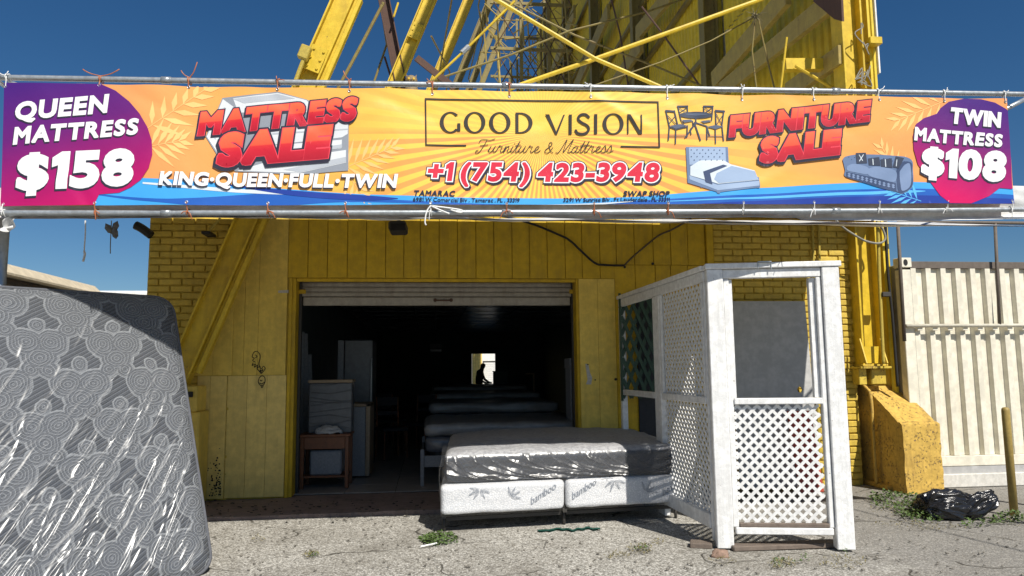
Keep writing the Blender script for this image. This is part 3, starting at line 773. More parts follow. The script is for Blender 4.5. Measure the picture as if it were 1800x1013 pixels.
# white awning sheet behind the banner, sloping up to the shop front
MT['vinyl'] = paint('white_vinyl_sheet', (0.72, 0.72, 0.71), 0.45, (0.4, 0.38, 0.35), 0.3, 1, 0.1)
XAW = 5.02
def awn(u, v):
    t = (1 - v) * 3.22                      # distance out from the wall
    x0 = XL - .25 - .14 * t; x1 = XAW + .155 * t
    x = x0 + (x1 - x0) * u
    z = 3.36 - .212 * t + (.02 * math.sin(x * 5.2 + v * 2) + .015 * fbm((x, t, 2), 1.5)) * math.sin(math.pi * min(1, max(0, v))) 
    return (x, YF - .03 - t, z)
m_ = MB(); m_.grid(70, 24, awn)
nv = len(m_.v); m_.v += [(x, y, z + .006) for x, y, z in m_.v]; m_.f += [tuple(i + nv for i in q)[::-1] for q in list(m_.f)]
one('awning_sheet', m_, 'vinyl', 'white vinyl awning sheet behind the banner, sloping up to the shop front', 'awning', None, True)
# folded old banner hanging along the lower pipe
def oldb(u, v):
    px = -120 + u * 2080
    fold = 1.0 + .25 * math.sin(px * .013) + .35 * mnoise.noise(Vector((px * .012, 3, 0)))
    y0, y1 = 330 + 4 * math.sin(px * .01), 379 + 5.5 * fold + (3 if px > 1400 else 0)
    py = y0 + (y1 - y0) * v
    off = .055 + .03 * v + .03 * (mnoise.noise(Vector((px * .006, v * 2, 1))) + .6 * mnoise.noise(Vector((px * .02, v * 5, 4)))) * (0.4 + v)
    if v > .86: off -= (v - .86) * .35
    p = pY(px, py, YB + .05); return (p.x, YB + off, p.z)
m_ = MB(); m_.grid(260, 16, oldb)
one('old_banner', m_, 'vinyl', 'crumpled white old banner hanging behind the lower pipe', 'banner', None, True)

# ------------------------------------------------------------------ the banner
ban = thing('banner', 'wide orange vinyl banner advertising mattresses and furniture above the doorway', 'banner', (1.0, YB, 3.1))
TLp, TRp, BRp, BLp = Vector((11, 148)), Vector((1766, 175)), Vector((1779, 360)), Vector((3, 364))
CREASE = []
for px_, py_, ang, L_, wd, am in [(1080, 195, -28, .45, .035, -.007), (1000, 190, -150, .4, .04, .006), (520, 200, -35, .5, .05, .006), (600, 215, 20, .45, .045, -.006), (60, 330, 40, .35, .04, .007), (110, 320, 25, .5, .04, -.007), (150, 345, -60, .3, .04, .006), (700, 185, -20, .4, .05, .006), (860, 330, 15, .5, .05, .005), (1210, 200, -40, .4, .045, .006), (1320, 330, 25, .5, .05, -.006), (1440, 205, -30, .45, .05, .006), (1560, 320, 30, .5, .05, .006), (1690, 210, -45, .35, .04, -.006), (1740, 320, 60, .3, .04, .006), (300, 200, -30, .5, .05, .006), (420, 330, 25, .5, .05, .006), (230, 300, 70, .4, .04, .005)]:
    q_ = pY(px_, py_, YB); CREASE.append((q_.x, q_.z, math.cos(R(ang)), math.sin(R(ang)), L_, wd, am))
def wave(x, z):
    w = .010 * math.sin(x * 3.1 + .7 + z * 1.5) + .005 * math.sin(x * 7.3 + 2.1 * z) + .006 * mnoise.noise(Vector((x * 1.6, z * 1.6, 5)))
    w += .0025 * mnoise.noise(Vector((x * 5 + z * 3, z * 4 - x * 2, 9)))
    for (cx, cz, dx_, dz_, L_, wd, am) in CREASE:
        s_ = (x - cx) * dx_ + (z - cz) * dz_
        if abs(s_) < L_:
            t_ = -(x - cx) * dz_ + (z - cz) * dx_
            if abs(t_) < wd * 3: w += am * math.exp(-(t_ / wd) ** 2) * (1 - (s_ / L_) ** 2)
    return w
def ink_mat(name, c, rough=.55):
    B = NB(name); p = B.pos()
    n = B.noise(p, 3, 3)
    col = B.mix(n, tuple(x * .95 for x in c), tuple(min(1, x * 1.05) for x in c))
    return B.done(B.bsdf(col, rough, B.bump(B.noise(p, 9, 3, .5), .12, .02), .25))
def s2l(r_, g_, b_):
    f = lambda v: ((v / 255 + .055) / 1.055) ** 2.4 if v > 10 else v / 255 / 12.92
    return (f(r_), f(g_), f(b_))
def ban_bg():
    B = NB('banner_print_rays'); u, v, _ = B.sep(B.uv()); p = B.pos()
    dx = B.M('SUBTRACT', u, .952); dy = B.M('SUBTRACT', v, .238)
    ang = B.M('ARCTAN2', dy, dx)
    r_ = B.M('SQRT', B.M('ADD', B.M('MULTIPLY', dx, dx), B.M('MULTIPLY', dy, dy)))
    ray_ = B.step(B.M('SINE', B.M('MULTIPLY', ang, 84.0)), -.12, .12)
    low = B.step(dy, -.012, .004)
    fade = B.M('SUBTRACT', 1.0, B.step(r_, .22, .47))
    yel, ora = s2l(240, 196, 72), s2l(222, 150, 78)
    base = B.ramp(B.M('DIVIDE', r_, .72), [(0, s2l(243, 205, 78)), (.35, s2l(240, 192, 78)), (.62, s2l(234, 174, 84)), (1, s2l(226, 152, 92))])
    amt = B.M('MULTIPLY', ray_, B.M('ADD', B.M('MULTIPLY', B.M('MULTIPLY', low, fade), .95), B.M('MULTIPLY', B.M('SUBTRACT', 1.0, low), B.M('MULTIPLY', fade, .28))))
    col = B.mix(amt, base, ora)
    wide = B.step(B.M('SINE', B.M('MULTIPLY', ang, 21.0)), -.3, .3)
    wf = B.step(r_, .2, .5)
    col = B.mix(B.M('MULTIPLY', B.M('MULTIPLY', wide, wf), .28), col, s2l(226, 140, 84))
    return B.done(B.bsdf(col, .40, B.bump(B.noise(p, 8, 4, .5), .15, .02), .45))
def grad_mat(name, stops, axis=1, split=None, diag=0.0):
    B = NB(name); u, v, _ = B.sep(B.uv()); p = B.pos()
    f = B.M('ADD', v if axis == 1 else u, B.M('MULTIPLY', u if axis == 1 else v, diag))
    return B.done(B.bsdf(B.ramp(f, stops), .5, B.bump(B.noise(p, 9, 3), .12, .02), .3))
bw = MB()
GC = [i * 10 for i in range(0, 179)]
def quadp(u, v):
    return (TLp.lerp(TRp, u)).lerp(BLp.lerp(BRp, u), v)
def ban3(px, py, lift):
    p = pY(px, py, YB)
    return (p.x, YB - .028 + wave(p.x, p.z) - lift, p.z)
NU, NVv = 300, 36
uvs = []
for j in range(NVv + 1):
    for i in range(NU + 1):
        q = quadp(i / NU, j / NVv)
        tie = math.sin(i / NU * math.pi * 13) ** 2
        if j == 0: q.y += 1.3 * tie
        if j == NVv: q.y -= 2.0 * tie
        bw.v.append(ban3(q.x, q.y, 0)); uvs.append((q.x / 1000, q.y / 1000))
bw.f = [(j * (NU + 1) + i, (j + 1) * (NU + 1) + i, (j + 1) * (NU + 1) + i + 1, j * (NU + 1) + i + 1) for j in range(NVv) for i in range(NU)]
me = bw.mesh('vinyl_sheet', ban_bg(), True)
ul = me.uv_layers.new(name='UV')
for l in me.loops: ul.data[l.index].uv = uvs[l.vertex_index]
link('vinyl_sheet', me, ban)

def inside_quad(poly):   # clip a px polygon to the banner quad (Sutherland-Hodgman)
    Q = [TLp + Vector((.6, .6)), BLp + Vector((.6, -.6)), BRp + Vector((-.6, -.6)), TRp + Vector((-.6, .6))]
    out = [Vector(p) for p in poly]
    for i in range(4):
        a, e = Q[i], Q[(i + 1) % 4]; n = Vector((-(e - a).y, (e - a).x))
        n = n if n.dot(Vector((900, 250)) - a) > 0 else -n
        new = []
        for k in range(len(out)):
            p, q = out[k], out[(k + 1) % len(out)]
            dp, dq = n.dot(p - a), n.dot(q - a)
            if dp >= 0: new.append(p)
            if (dp >= 0) != (dq >= 0): new.append(p.lerp(q, dp / (dp - dq)))
        out = new
        if len(out) < 3: return []
    return out
def union(polys, holes=()):
    """union of overlapping px polygons -> (verts, tris), cut along a fine grid so that it follows the waves of the vinyl"""
    V, E_, PP = [], [], []
    for p in polys:
        p = [Vector((q[0], q[1])) for q in p]
        if len(p) < 3: continue
        A = sum(p[i].x * p[(i + 1) % len(p)].y - p[(i + 1) % len(p)].x * p[i].y for i in range(len(p)))
        if abs(A) < 1e-6: continue
        o_ = len(V); n = len(p)
        E_ += [(o_ + i, o_ + (i + 1) % n) for i in range(n)]; V += p
        PP.append(np.array([(q.x, q.y) for q in p]))
    lo = np.min([q.min(0) for q in PP], 0); hi = np.max([q.max(0) for q in PP], 0)
    G = 6
    for x in range(int(lo[0] // G + 1) * G, int(hi[0]) + 1, G):
        E_.append((len(V), len(V) + 1)); V += [Vector((x + .0137, lo[1] - .31)), Vector((x + .0137, hi[1] + .31))]
    for y in range(int(lo[1] // G + 1) * G, int(hi[1]) + 1, G):
        E_.append((len(V), len(V) + 1)); V += [Vector((lo[0] - .31, y + .0171)), Vector((hi[0] + .31, y + .0171))]
    r_ = delaunay_2d_cdt(V, E_, [], 0, 1e-4)
    v = np.array([(q[0], q[1]) for q in r_[0]]); f = np.array([list(t) for t in r_[2]])
    c = v[f].mean(1); ins = np.zeros(len(c), bool)
    order = np.argsort(c[:, 0]); cs = c[order]; cx = cs[:, 0]; ok = np.zeros(len(c), bool)
    for q in PP:
        i0, i1 = np.searchsorted(cx, q[:, 0].min()), np.searchsorted(cx, q[:, 0].max())
        if i0 >= i1: continue
        t = cs[i0:i1]; cnt = np.zeros(len(t), int)
        for k in range(len(q)):
            a, e = q[k], q[(k + 1) % len(q)]
            if a[1] == e[1]: continue
            m_ = (t[:, 1] > min(a[1], e[1])) & (t[:, 1] <= max(a[1], e[1]))
            cnt += m_ & (t[:, 0] < a[0] + (t[:, 1] - a[1]) * (e[0] - a[0]) / (e[1] - a[1]))
        ok[i0:i1] |= (cnt % 2 == 1)
    ins[order] = ok
    return [Vector(q) for q in v], [tuple(int(k) for k in t) for t in f[ins]]
def art(name, m, layer, polys=None, tris=None, uvf=None, clip=True, parent=None, mapper=None):
    if polys is not None:
        if clip: polys = [inside_quad(p) for p in polys]
        V, F = union(polys)
    else: V, F = tris
    used = sorted({i for f in F for i in f}); rm = {u_: k for k, u_ in enumerate(used)}
    P2 = [(V[i].x, V[i].y) for i in used]
    fl = [[rm[i] for i in f] for f in F]
    me = bpy.data.meshes.new(name)
    mp = mapper or (lambda x, y: ban3(x, y, .0009 * layer + .0012))
    P3 = [mp(x, y) for x, y in P2]
    me.from_pydata(P3, [], fl)
    # face the camera (-Y)
    me.update()
    flip = [f if me.polygons[i].normal.y < 0 else f[::-1] for i, f in enumerate(fl)]
    me.clear_geometry(); me.from_pydata(P3, [], flip)
    me.materials.append(m)
    me.polygons.foreach_set('use_smooth', [True] * len(me.polygons))
    if uvf:
        ul = me.uv_layers.new(name='UV')
        for l in me.loops: ul.data[l.index].uv = uvf(*P2[l.vertex_index])
    me.update()
    return link(name, me, parent or ban)
def stroke(pts, w, closed=False):
    """px polyline -> list of quads + joint discs"""
    pts = [Vector(p) for p in pts]; ws = w if isinstance(w, (list, tuple)) else [w] * len(pts)
    out = []; n = len(pts)
    for i in range(n if closed else n - 1):
        a, e = pts[i], pts[(i + 1) % n]; d = e - a
        if d.length < 1e-6: continue
        nrm = Vector((-d.y, d.x)).normalized()
        out.append([a + nrm * ws[i] / 2, e + nrm * ws[(i + 1) % n] / 2, e - nrm * ws[(i + 1) % n] / 2, a - nrm * ws[i] / 2])
    for i in range(n):
        out.append([pts[i] + Vector((math.cos(k * math.pi / 4 + .3), math.sin(k * math.pi / 4 + .3))) * ws[i] / 2 for k in range(8)])
    return out
def sm2(pts, n=6): return [Vector((p.x, p.y)) for p in smoothcurve([(p[0], p[1], 0) for p in pts], n)]
def mapq(pts, dx=0, dy=0): return [(x + dx, y + dy) for x, y in pts]

# --- lettering from the built-in font, thickened by stroking the contours
GL = {}
def glyph(ch):
    if ch in GL: return GL[ch]
    if ch == '1':
        V = [Vector(p) for p in ((.10, 0), (.10, .54), (0, .50), (0, .58), (.12, .68), (.19, .68), (.19, 0))]
        r_ = ([v for v in V], [(0, 1, 5, 6), (1, 4, 5), (1, 2, 3, 4)], [(i, (i + 1) % 7) for i in range(7)], .19)
        GL[ch] = r_; return r_
    if ch == '\u00b7':
        V = [Vector((.07 + .065 * math.cos(k * math.pi / 6), .33 + .065 * math.sin(k * math.pi / 6))) for k in range(12)]
        GL[ch] = (V, [tuple(range(12))], [(i, (i + 1) % 12) for i in range(12)], .14); return GL[ch]
    c = bpy.data.curves.new('t', 'FONT'); c.body = ch; c.size = 1; c.resolution_u = 4
    o = bpy.data.objects.new('t', c); COL.objects.link(o)
    dg = bpy.context.evaluated_depsgraph_get(); dg.update()
    me = o.evaluated_get(dg).to_mesh()
    V = [Vector((v.co.x, v.co.y)) for v in me.vertices]; F = [tuple(p.vertices) for p in me.polygons]
    cnt = {}
    for f in F:
        for i in range(len(f)):
            k = tuple(sorted((f[i], f[(i + 1) % len(f)]))); cnt[k] = cnt.get(k, 0) + 1
    E_ = [k for k, n in cnt.items() if n == 1]
    o.evaluated_get(dg).to_mesh_clear(); bpy.data.objects.remove(o); bpy.data.curves.remove(c)
    x0 = min(v.x for v in V); x1 = max(v.x for v in V)
    V = [Vector((v.x - x0, v.y)) for v in V]
    GL[ch] = (V, F, E_, x1 - x0); return GL[ch]
def layout(s, gap, kern=None):
    x = 0; out = []
    for i, ch in enumerate(s):
        if ch == ' ': x += .22; continue
        g_ = glyph(ch)
        k = 0
        if kern: k = kern.get(s[i - 1:i + 1], 0)
        x += k
        out.append((g_, x)); x += g_[3] + gap
    return out, x - gap
def text(name, s, p0, p1, c0, c1, m, layer, bold=.03, shear=.12, gap=.10, dx=0, dy=0, grow=0.0, arc=0.0, uvf=True, parent=None, mapper=None, kern={'AT': -.07, 'AV': -.05, 'LT': -.05, 'WA': -.05, 'AP': 0}):
    """p0..p1: baseline in px, c0/c1: cap height in px at both ends; grow: extra outline in px"""
    lay, Wd = layout(s, gap, kern)
    p0 = Vector(p0); p1 = Vector(p1); CAP = .682 + 2 * bold
    polys = []
    def T(x, y):
        t = x / Wd; c = c0 + (c1 - c0) * t
        q = p0.lerp(p1, t); sc = c / CAP
        return Vector((q.x + shear * (y + bold) * sc + dx, q.y - (y + bold) * sc + dy - arc * math.sin(math.pi * t)))
    sc = (c0 + c1) / 2 / CAP
    for (V, F, E_, w_), x in lay:
        P = [T(v.x + x, v.y) for v in V]
        for f in F: polys.append([P[i] for i in f])
        w = 2 * bold * sc + 2 * grow
        if w > .05:
            nb = {}
            for a, e in E_: nb.setdefault(a, []).append(e); nb.setdefault(e, []).append(a)
            for a, e in E_:
                A, Bv = P[a], P[e]; d = (Bv - A)
                if d.length < 1e-5: continue
                dn = d.normalized(); n = Vector((-dn.y, dn.x)) * w / 2
                polys.append([A + n, Bv + n, Bv - n, A - n])
            for v_, ns in nb.items():
                c_ = P[v_]; done_ = False
                if len(ns) == 2:
                    d1 = c_ - P[ns[0]]; d2 = P[ns[1]] - c_
                    if d1.length > 1e-6 and d2.length > 1e-6:
                        d1.normalize(); d2.normalize()
                        cr_ = d1.x * d2.y - d1.y * d2.x; dt_ = d1.dot(d2)
                        if dt_ > -.45:
                            sg = -1 if cr_ > 0 else 1          # outer side
                            n1 = Vector((-d1.y, d1.x)) * sg; n2 = Vector((-d2.y, d2.x)) * sg
                            bis = n1 + n2
                            if bis.length > 1e-6:
                                k = (w / 2) * 2 / bis.length_squared
                                polys.append([c_ - bis * .01, c_ + n1 * w / 2, c_ + bis * k, c_ + n2 * w / 2]); done_ = True
                if not done_:
                    polys.append([c_ + Vector((math.cos(k * math.pi / 3), math.sin(k * math.pi / 3))) * w / 2 for k in range(6)])
    tri = union(polys)
    f = None
    if uvf:
        base = p0; ax = p1 - p0
        def f(x, y):
            t = (x - p0.x) / ax.x; q = p0.lerp(p1, t); c = c0 + (c1 - c0) * t
            return (t, (q.y - y - arc * math.sin(math.pi * max(0, min(1, t)))) / c)
    return art(name, m, layer, tris=tri, uvf=f, parent=parent, mapper=mapper)

IK = {k: ink_mat('print_' + k, c) for k, c in dict(
    white=(.80, .80, .81), navy=s2l(46, 46, 62), dark=s2l(52, 48, 44), red=s2l(205, 42, 66), pinkline=s2l(232, 72, 88), leaf=s2l(244, 190, 120), cyan=s2l(64, 158, 224), sky=s2l(92, 178, 234), blue=s2l(36, 92, 178),
    deep=s2l(34, 62, 150), pale=s2l(206, 216, 224), matt=s2l(212, 216, 220), mattsh=s2l(176, 182, 190), mattdk=s2l(140, 146, 156), slate=s2l(58, 66, 84), slatel=s2l(86, 96, 116), bedblue=s2l(152, 172, 200), beddk=s2l(104, 124, 156),
    beddark=s2l(66, 80, 112), sofa=s2l(98, 118, 152), sofal=s2l(122, 142, 176), sofad=s2l(62, 78, 110), addr=s2l(30, 40, 64)).items()}
blobm = grad_mat('print_purple_magenta', [(0, s2l(70, 28, 118)), (.35, s2l(100, 28, 112)), (.7, s2l(160, 18, 100)), (1, s2l(200, 12, 92))])
redm = grad_mat('print_red_gloss', [(0, s2l(168, 20, 44)), (.40, s2l(196, 30, 50)), (.52, s2l(206, 44, 50)), (.56, s2l(224, 84, 58)), (1, s2l(232, 108, 72))])

# waves along the foot
def px_poly(name, m, layer, pts, **k): return art(name, m, layer, polys=[pts] if not isinstance(pts[0][0], (tuple, list, Vector)) else pts, **k)
def band(tops, bots): return [list(a) for a in tops] + [list(a) for a in bots][::-1]
def bandq(tops, bots):
    t = sm2(tops, 8); b_ = sm2(bots, 8)
    return [list(t) + list(b_)[::-1]]
strip = lambda tops, bots: [[t0, t1, b1, b0] for t0, t1, b0, b1 in zip(tops[:-1], tops[1:], bots[:-1], bots[1:])]
def ribbon(name, m, layer, tops, bots):
    n = 40
    X0, X1 = tops[0][0], tops[-1][0]
    def ev(P, x):
        c = sm2(P, 12)
        for a, e in zip(c[:-1], c[1:]):
            if a.x <= x <= e.x + 1e-6: return a.y + (e.y - a.y) * (x - a.x) / max(1e-6, e.x - a.x)
        return c[-1].y if x > c[-1].x else c[0].y
    xs_ = [X0 + (X1 - X0) * i / n for i in range(n + 1)]
    t = [(x, ev(tops, x)) for x in xs_]; b_ = [(x, max(ev(bots, x), ev(tops, x) + .05)) for x in xs_]
    art(name, m, layer, polys=strip([Vector(p) for p in t], [Vector(p) for p in b_]))
ribbon('wave_print', IK['cyan'], 1, [(170, 316), (262, 316), (360, 322), (480, 332), (600, 341), (730, 347), (900, 350), (1100, 349), (1200, 341), (1300, 334), (1440, 326), (1560, 322), (1700, 326), (1782, 333)], [(170, 372), (900, 372), (1782, 372)])
ribbon('wave_print', IK['blue'], 2, [(175, 343), (300, 352), (480, 341), (600, 348), (760, 357), (1000, 364)], [(175, 345), (260, 356), (430, 368), (600, 357), (760, 361), (1000, 365)])
ribbon('wave_print', IK['pale'], 3, [(255, 323), (360, 330), (480, 337), (540, 341)], [(255, 326), (360, 336), (480, 343), (540, 343)])
ribbon('wave_print', IK['deep'], 4, [(400, 325.5), (520, 337), (640, 345), (700, 351)], [(400, 326.5), (520, 346), (640, 354), (700, 352)])
ribbon('wave_print', IK['blue'], 2, [(1080, 357), (1200, 350), (1330, 343), (1500, 335), (1640, 335), (1790, 345)], [(1080, 372), (1790, 372)])
ribbon('wave_print', IK['sky'], 3, [(1150, 356), (1300, 349), (1450, 341), (1580, 337), (1620, 338)], [(1150, 357), (1300, 352), (1450, 346), (1580, 342), (1620, 339)])
ribbon('wave_print', IK['deep'], 4, [(1200, 362), (1380, 352), (1560, 346), (1700, 348), (1790, 352)], [(1200, 372), (1790, 372)])
ribbon('wave_print', IK['pale'], 5, [(930, 362), (1040, 359), (1110, 356)], [(930, 364), (1040, 362), (1110, 357)])
# palm fronds
def frond(base, tip, n, L, w, side=1.0, m='leaf', layer=1):
    base = Vector(base); tip = Vector(tip); d = tip - base; out = []
    for i in range(n):
        t = .12 + .85 * i / (n - 1); a = base + d * t
        for s_ in (-1, 1):
            ang = math.atan2(d.y, d.x) + s_ * (1.0 - .55 * t)
            l = L * (1 - .55 * t) * (1.0 if s_ > 0 else side)
            e = a + Vector((math.cos(ang), math.sin(ang))) * l
            nn = Vector((-(e - a).y, (e - a).x)).normalized() * w
            out.append([a, a.lerp(e, .4) + nn, e, a.lerp(e, .4) - nn])
    out += stroke([base, tip], 1.2)
    art('leaf_print', IK[m], layer, polys=out)
frond((258, 232), (362, 158), 6, 66, 5.0, .7)
frond((262, 262), (318, 250), 5, 60, 4.4)
frond((600, 300), (690, 262), 7, 56, 3.2)
frond((612, 308), (648, 360), 6, 44, 3.0)
frond((1660, 178), (1575, 214), 6, 60, 3.4)
frond((1590, 330), (1545, 262), 6, 46, 3.0)
frond((1612, 356), (1560, 338), 6, 40, 2.6, 1, 'sky', 5)
# price blobs
lb = [(8, 146), (178, 150), (207, 163), (231, 182), (249, 203), (263, 227), (271, 251), (272, 275), (266, 298), (252, 319), (234, 332), (213, 341), (178, 344), (169, 362), (2, 366), (4, 250)]
art('price_panel', blobm, 5, polys=[lb], uvf=lambda x, y: (x / 1000, (y - 150) / 210 * .8 + (x / 270) * .25 - .05))
rb = [(1650, 192), (1664, 181), (1691, 175.5), (1720, 177), (1744, 183), (1764, 194), (1768, 198), (1775, 334), (1753, 332), (1735, 346), (1703, 359), (1664, 359), (1646, 346), (1626, 319), (1608, 292), (1600, 266), (1599, 242), (1605, 221), (1620, 210), (1643, 202)]
art('price_panel', blobm, 6, polys=[rb], uvf=lambda x, y: (x / 1000, (y - 175) / 175 - (x - 1680) / 600))
def shadowed(s, p0, p1, c0, c1, L, bold=.05, shear=.14, gap=.16, sd=(-1.2, 2.2), col='white', sh='navy', g_=.6):
    text('lettering', s, p0, p1, c0, c1, IK[sh], L, bold, shear, gap, sd[0], sd[1], g_)
    text('lettering', s, p0, p1, c0, c1, IK[col], L + 1, bold, shear, gap)
shadowed('QUEEN', (31, 215), (190, 202), 32, 33, 7)
shadowed('MATTRESS', (28, 257), (244, 240), 31, 28.5, 7)
shadowed('$158', (35, 338), (232, 329), 66, 65, 7, .062, .10, .13, (-1.6, 3), g_=.9)
shadowed('TWIN', (1668, 219), (1752, 227), 28, 27, 8, .055, .06, .15, (-.8, 2))
shadowed('MATTRESS', (1602, 250), (1755, 261), 24, 22.5, 8, .05, .1, .16, (-.8, 2))
shadowed('$108', (1616, 311), (1758, 322), 51, 54, 8, .065, .08, .13, (-1, 2.6), g_=.8)
# stack of printed mattresses
px_poly('mattress_print', IK['mattdk'], 5, [(363, 242), (392, 174), (411, 172), (489, 164), (541, 178), (614, 214), (613, 302), (585, 304), (528, 309), (415, 303), (385, 277)])
px_poly('mattress_print', IK['matt'], 6, [[(365, 242), (393, 176), (412, 190), (420, 240), (400, 278), (387, 275)], [(411, 175), (489, 166), (540, 179), (560, 200), (420, 200)], [(470, 226), (613, 217), (612, 238), (602, 244), (470, 258)], [(480, 258), (602, 248), (601, 263), (480, 280)],
                                          [(418, 302), (480, 284), (609, 266), (609, 288), (528, 306)]])
px_poly('mattress_print', IK['mattsh'], 7, [[(411, 176), (489, 168), (520, 176), (430, 184)], [(480, 236), (612, 229), (612, 231), (480, 239)], [(560, 262), (602, 256), (602, 262), (560, 270)], [(500, 300), (609, 278), (609, 287), (528, 305)], [(375, 240), (395, 190), (399, 192), (380, 248)]])
# red badge words
def badge(s, p0, p1, c0, c1, L, bold=.066, gap=.17, shear=.16, arc=0):
    k = (c0 / 48)
    text('lettering', s, p0, p1, c0, c1, IK['navy'], L, bold, shear, gap, -2.0 * k, 3.2 * k, 3.2 * k, arc)
    text('lettering', s, p0, p1, c0, c1, IK['navy'], L + 1, bold, shear, gap, 0, 0, 3.2 * k, arc)
    text('lettering', s, p0, p1, c0, c1, IK['pinkline'], L + 2, bold, shear, gap, 0, 0, .9 * k, arc)
    text('lettering', s, p0, p1, c0, c1, redm, L + 3, bold - .004, shear, gap, 0, 0, 0, arc)
badge('MATTRESS', (352, 241), (622, 215), 42, 41, 8)
badge('SALE', (387, 296), (572, 281), 60, 58, 12, .085, .15)
badge('FURNITURE', (1282, 243), (1519, 217), 38, 37, 8, .066, .17, .1)
badge('SALE', (1337, 289), (1466, 275), 46, 45, 12, .085, .15, .1)
shadowed('KING\u00b7QUEEN\u00b7FULL\u00b7TWIN', (285, 328.5), (695, 333.5), 24, 24.5, 12, .05, .16, .15, (-1, 1.8), g_=.5)
# logo frame
fr_ = []
for pts in ([(818, 258), (749, 257.5), (748, 176.5), (1154, 182.5), (1156.5, 261.5), (1090, 260.5)],): 
    for a, e in zip(pts[:-1], pts[1:]):
        a = Vector(a); e = Vector(e); d = (e - a).normalized() * 1.3; n = Vector((-d.y, d.x))
        fr_.append([a - d + n, e + d + n, e + d - n, a - d - n])
art('logo_frame', IK['dark'], 5, polys=fr_)
# logo words: high-contrast capitals drawn as outlines
def ring(cx, cy, rx, ry, side, top, a0=0, a1=360, n=40):
    out = []
    for i in range(n):
        t0, t1 = R(a0 + (a1 - a0) * i / n), R(a0 + (a1 - a0) * (i + 1) / n)
        o = lambda t: Vector((cx + rx * math.cos(t), cy - ry * math.sin(t))); q = lambda t: Vector((cx + (rx - side) * math.cos(t), cy - (ry - top) * math.sin(t)))
        out.append([o(t0), o(t1), q(t1), q(t0)])
    return out
def rect(x0, y0, x1, y1): return [(x0, y0), (x1, y0), (x1, y1), (x0, y1)]
LG = []
yb, yt = 235.5, 199.5
LG += ring(791.5, 217.3, 18.5, 18.6, 6.8, 2.2, 42, 318) + [rect(803.6, 219, 809, 233)]
LG += ring(834, 217.5, 18.8, 18.6, 6.8, 2.2) + ring(878, 218, 18.8, 18.6, 6.8, 2.2)
LG += [rect(905.5, 200, 910.8, 236.4)] + ring(914, 218.2, 21.5, 18.2, 6.8, 2.4, -90, 90) + [rect(905.5, 200, 914.5, 202.2), rect(905.5, 234.2, 914.5, 236.4)]
o = 1.6
LG += [[(957.5, 203), (964.6, 203), (978.4, 237.5), (975.4, 239)], [(989, 204), (992, 204), (978.2, 239), (975.6, 236)]]
LG += [rect(998.5, 204, 1003.9, 238.5)]
LG += stroke(sm2([(1033, 209), (1028, 204.8), (1021, 204.5), (1015.5, 208.5), (1015.8, 214), (1022, 219), (1030, 223.5), (1033.2, 229.5), (1029.5, 236), (1022, 238.4), (1014, 236.6), (1010.8, 232)], 5), [2.0] * 12 + [4.4] * 32 + [2.0] * 12 if False else 4.6)
LG += [rect(1042.5, 204, 1047.9, 238.5)]
LG += ring(1075.5, 221.2, 18.4, 18.4, 6.6, 2.2)
LG += [rect(1100, 204.5, 1102.6, 238.5), rect(1123.6, 204.5, 1126.2, 239), [(1099.2, 204.5), (1105.6, 204.5), (1126.8, 239), (1120, 239)]]
art('lettering', IK['dark'], 6, polys=LG)
# script line
SCRIPT = {
    'F': ([[(.1, .35), (-.15, .2), (-.1, -.1), (.25, 0), (.6, .9), (.85, 1.9)], [(.0, 1.45), (.1, 1.85), (.6, 1.95), (1.2, 1.85), (1.75, 2.05)], [(.2, 1.0), (.65, 1.08), (1.1, 1.15)]], 1.25),
    'u': ([[(0, .2), (.25, .95), (.1, .3), (.25, .02), (.5, .25), (.75, .95), (.62, .25), (.78, .02), (1.0, .25)]], .95),
    'r': ([[(0, .2), (.3, 1.05), (.36, .86), (.62, .88), (.52, .3), (.66, .02), (.88, .25)]], .85),
    'n': ([[(0, .2), (.2, .95), (.08, 0), (.3, .75), (.52, .95), (.56, .6), (.46, .2), (.62, .02), (.85, .25)]], .82),
    'i': ([[(0, .2), (.2, .95), (.08, .25), (.22, .02), (.45, .25)], [(.3, 1.35), (.33, 1.4)]], .42),
    't': ([[(0, .2), (.45, 1.7), (.2, .3), (.3, .02), (.55, .25)], [(.05, 1.05), (.62, 1.12)]], .5),
    'e': ([[(0, .25), (.4, .5), (.55, .85), (.35, .95), (.15, .5), (.25, .06), (.5, .05), (.8, .35)]], .72),
    'a': ([[(.62, .85), (.4, .97), (.12, .6), (.12, .12), (.35, .05), (.6, .5), (.7, .95), (.56, .25), (.7, .02), (.92, .25)]], .88),
    's': ([[(0, .2), (.35, 1.05), (.5, .5), (.45, .08), (.2, .02), (.1, .12)], [(.45, .08), (.75, .25)]], .68),
    '&': ([[(.9, .8), (.6, .1), (.25, -.02), (.08, .35), (.4, .8), (.72, 1.2), (.62, 1.6), (.4, 1.5), (.42, 1.1), (.7, .35), (1.05, .0)]], 1.05),
    'M': ([[(-.2, .1), (0, -.05), (.3, .5), (.75, 2.0), (.68, .9), (.66, .1), (1.0, .9), (1.5, 2.0), (1.3, .9), (1.2, .15), (1.4, .05), (1.65, .3)]], 1.55),
    ' ': ([], .55)}
sw = sum(SCRIPT[c][1] for c in 'Furniture & Mattress')
SCL = (1074 - 838) / sw; xcur = 838; SP = []
for c in 'Furniture & Mattress':
    for st_ in SCRIPT[c][0]:
        SP += stroke(sm2([(xcur + (x + .18 * y) * SCL, 270 + (xcur - 838) * .004 - y * 11.5) for x, y in st_], 4), 1.25)
    xcur += SCRIPT[c][1] * SCL
art('lettering', IK['dark'], 6, polys=SP)
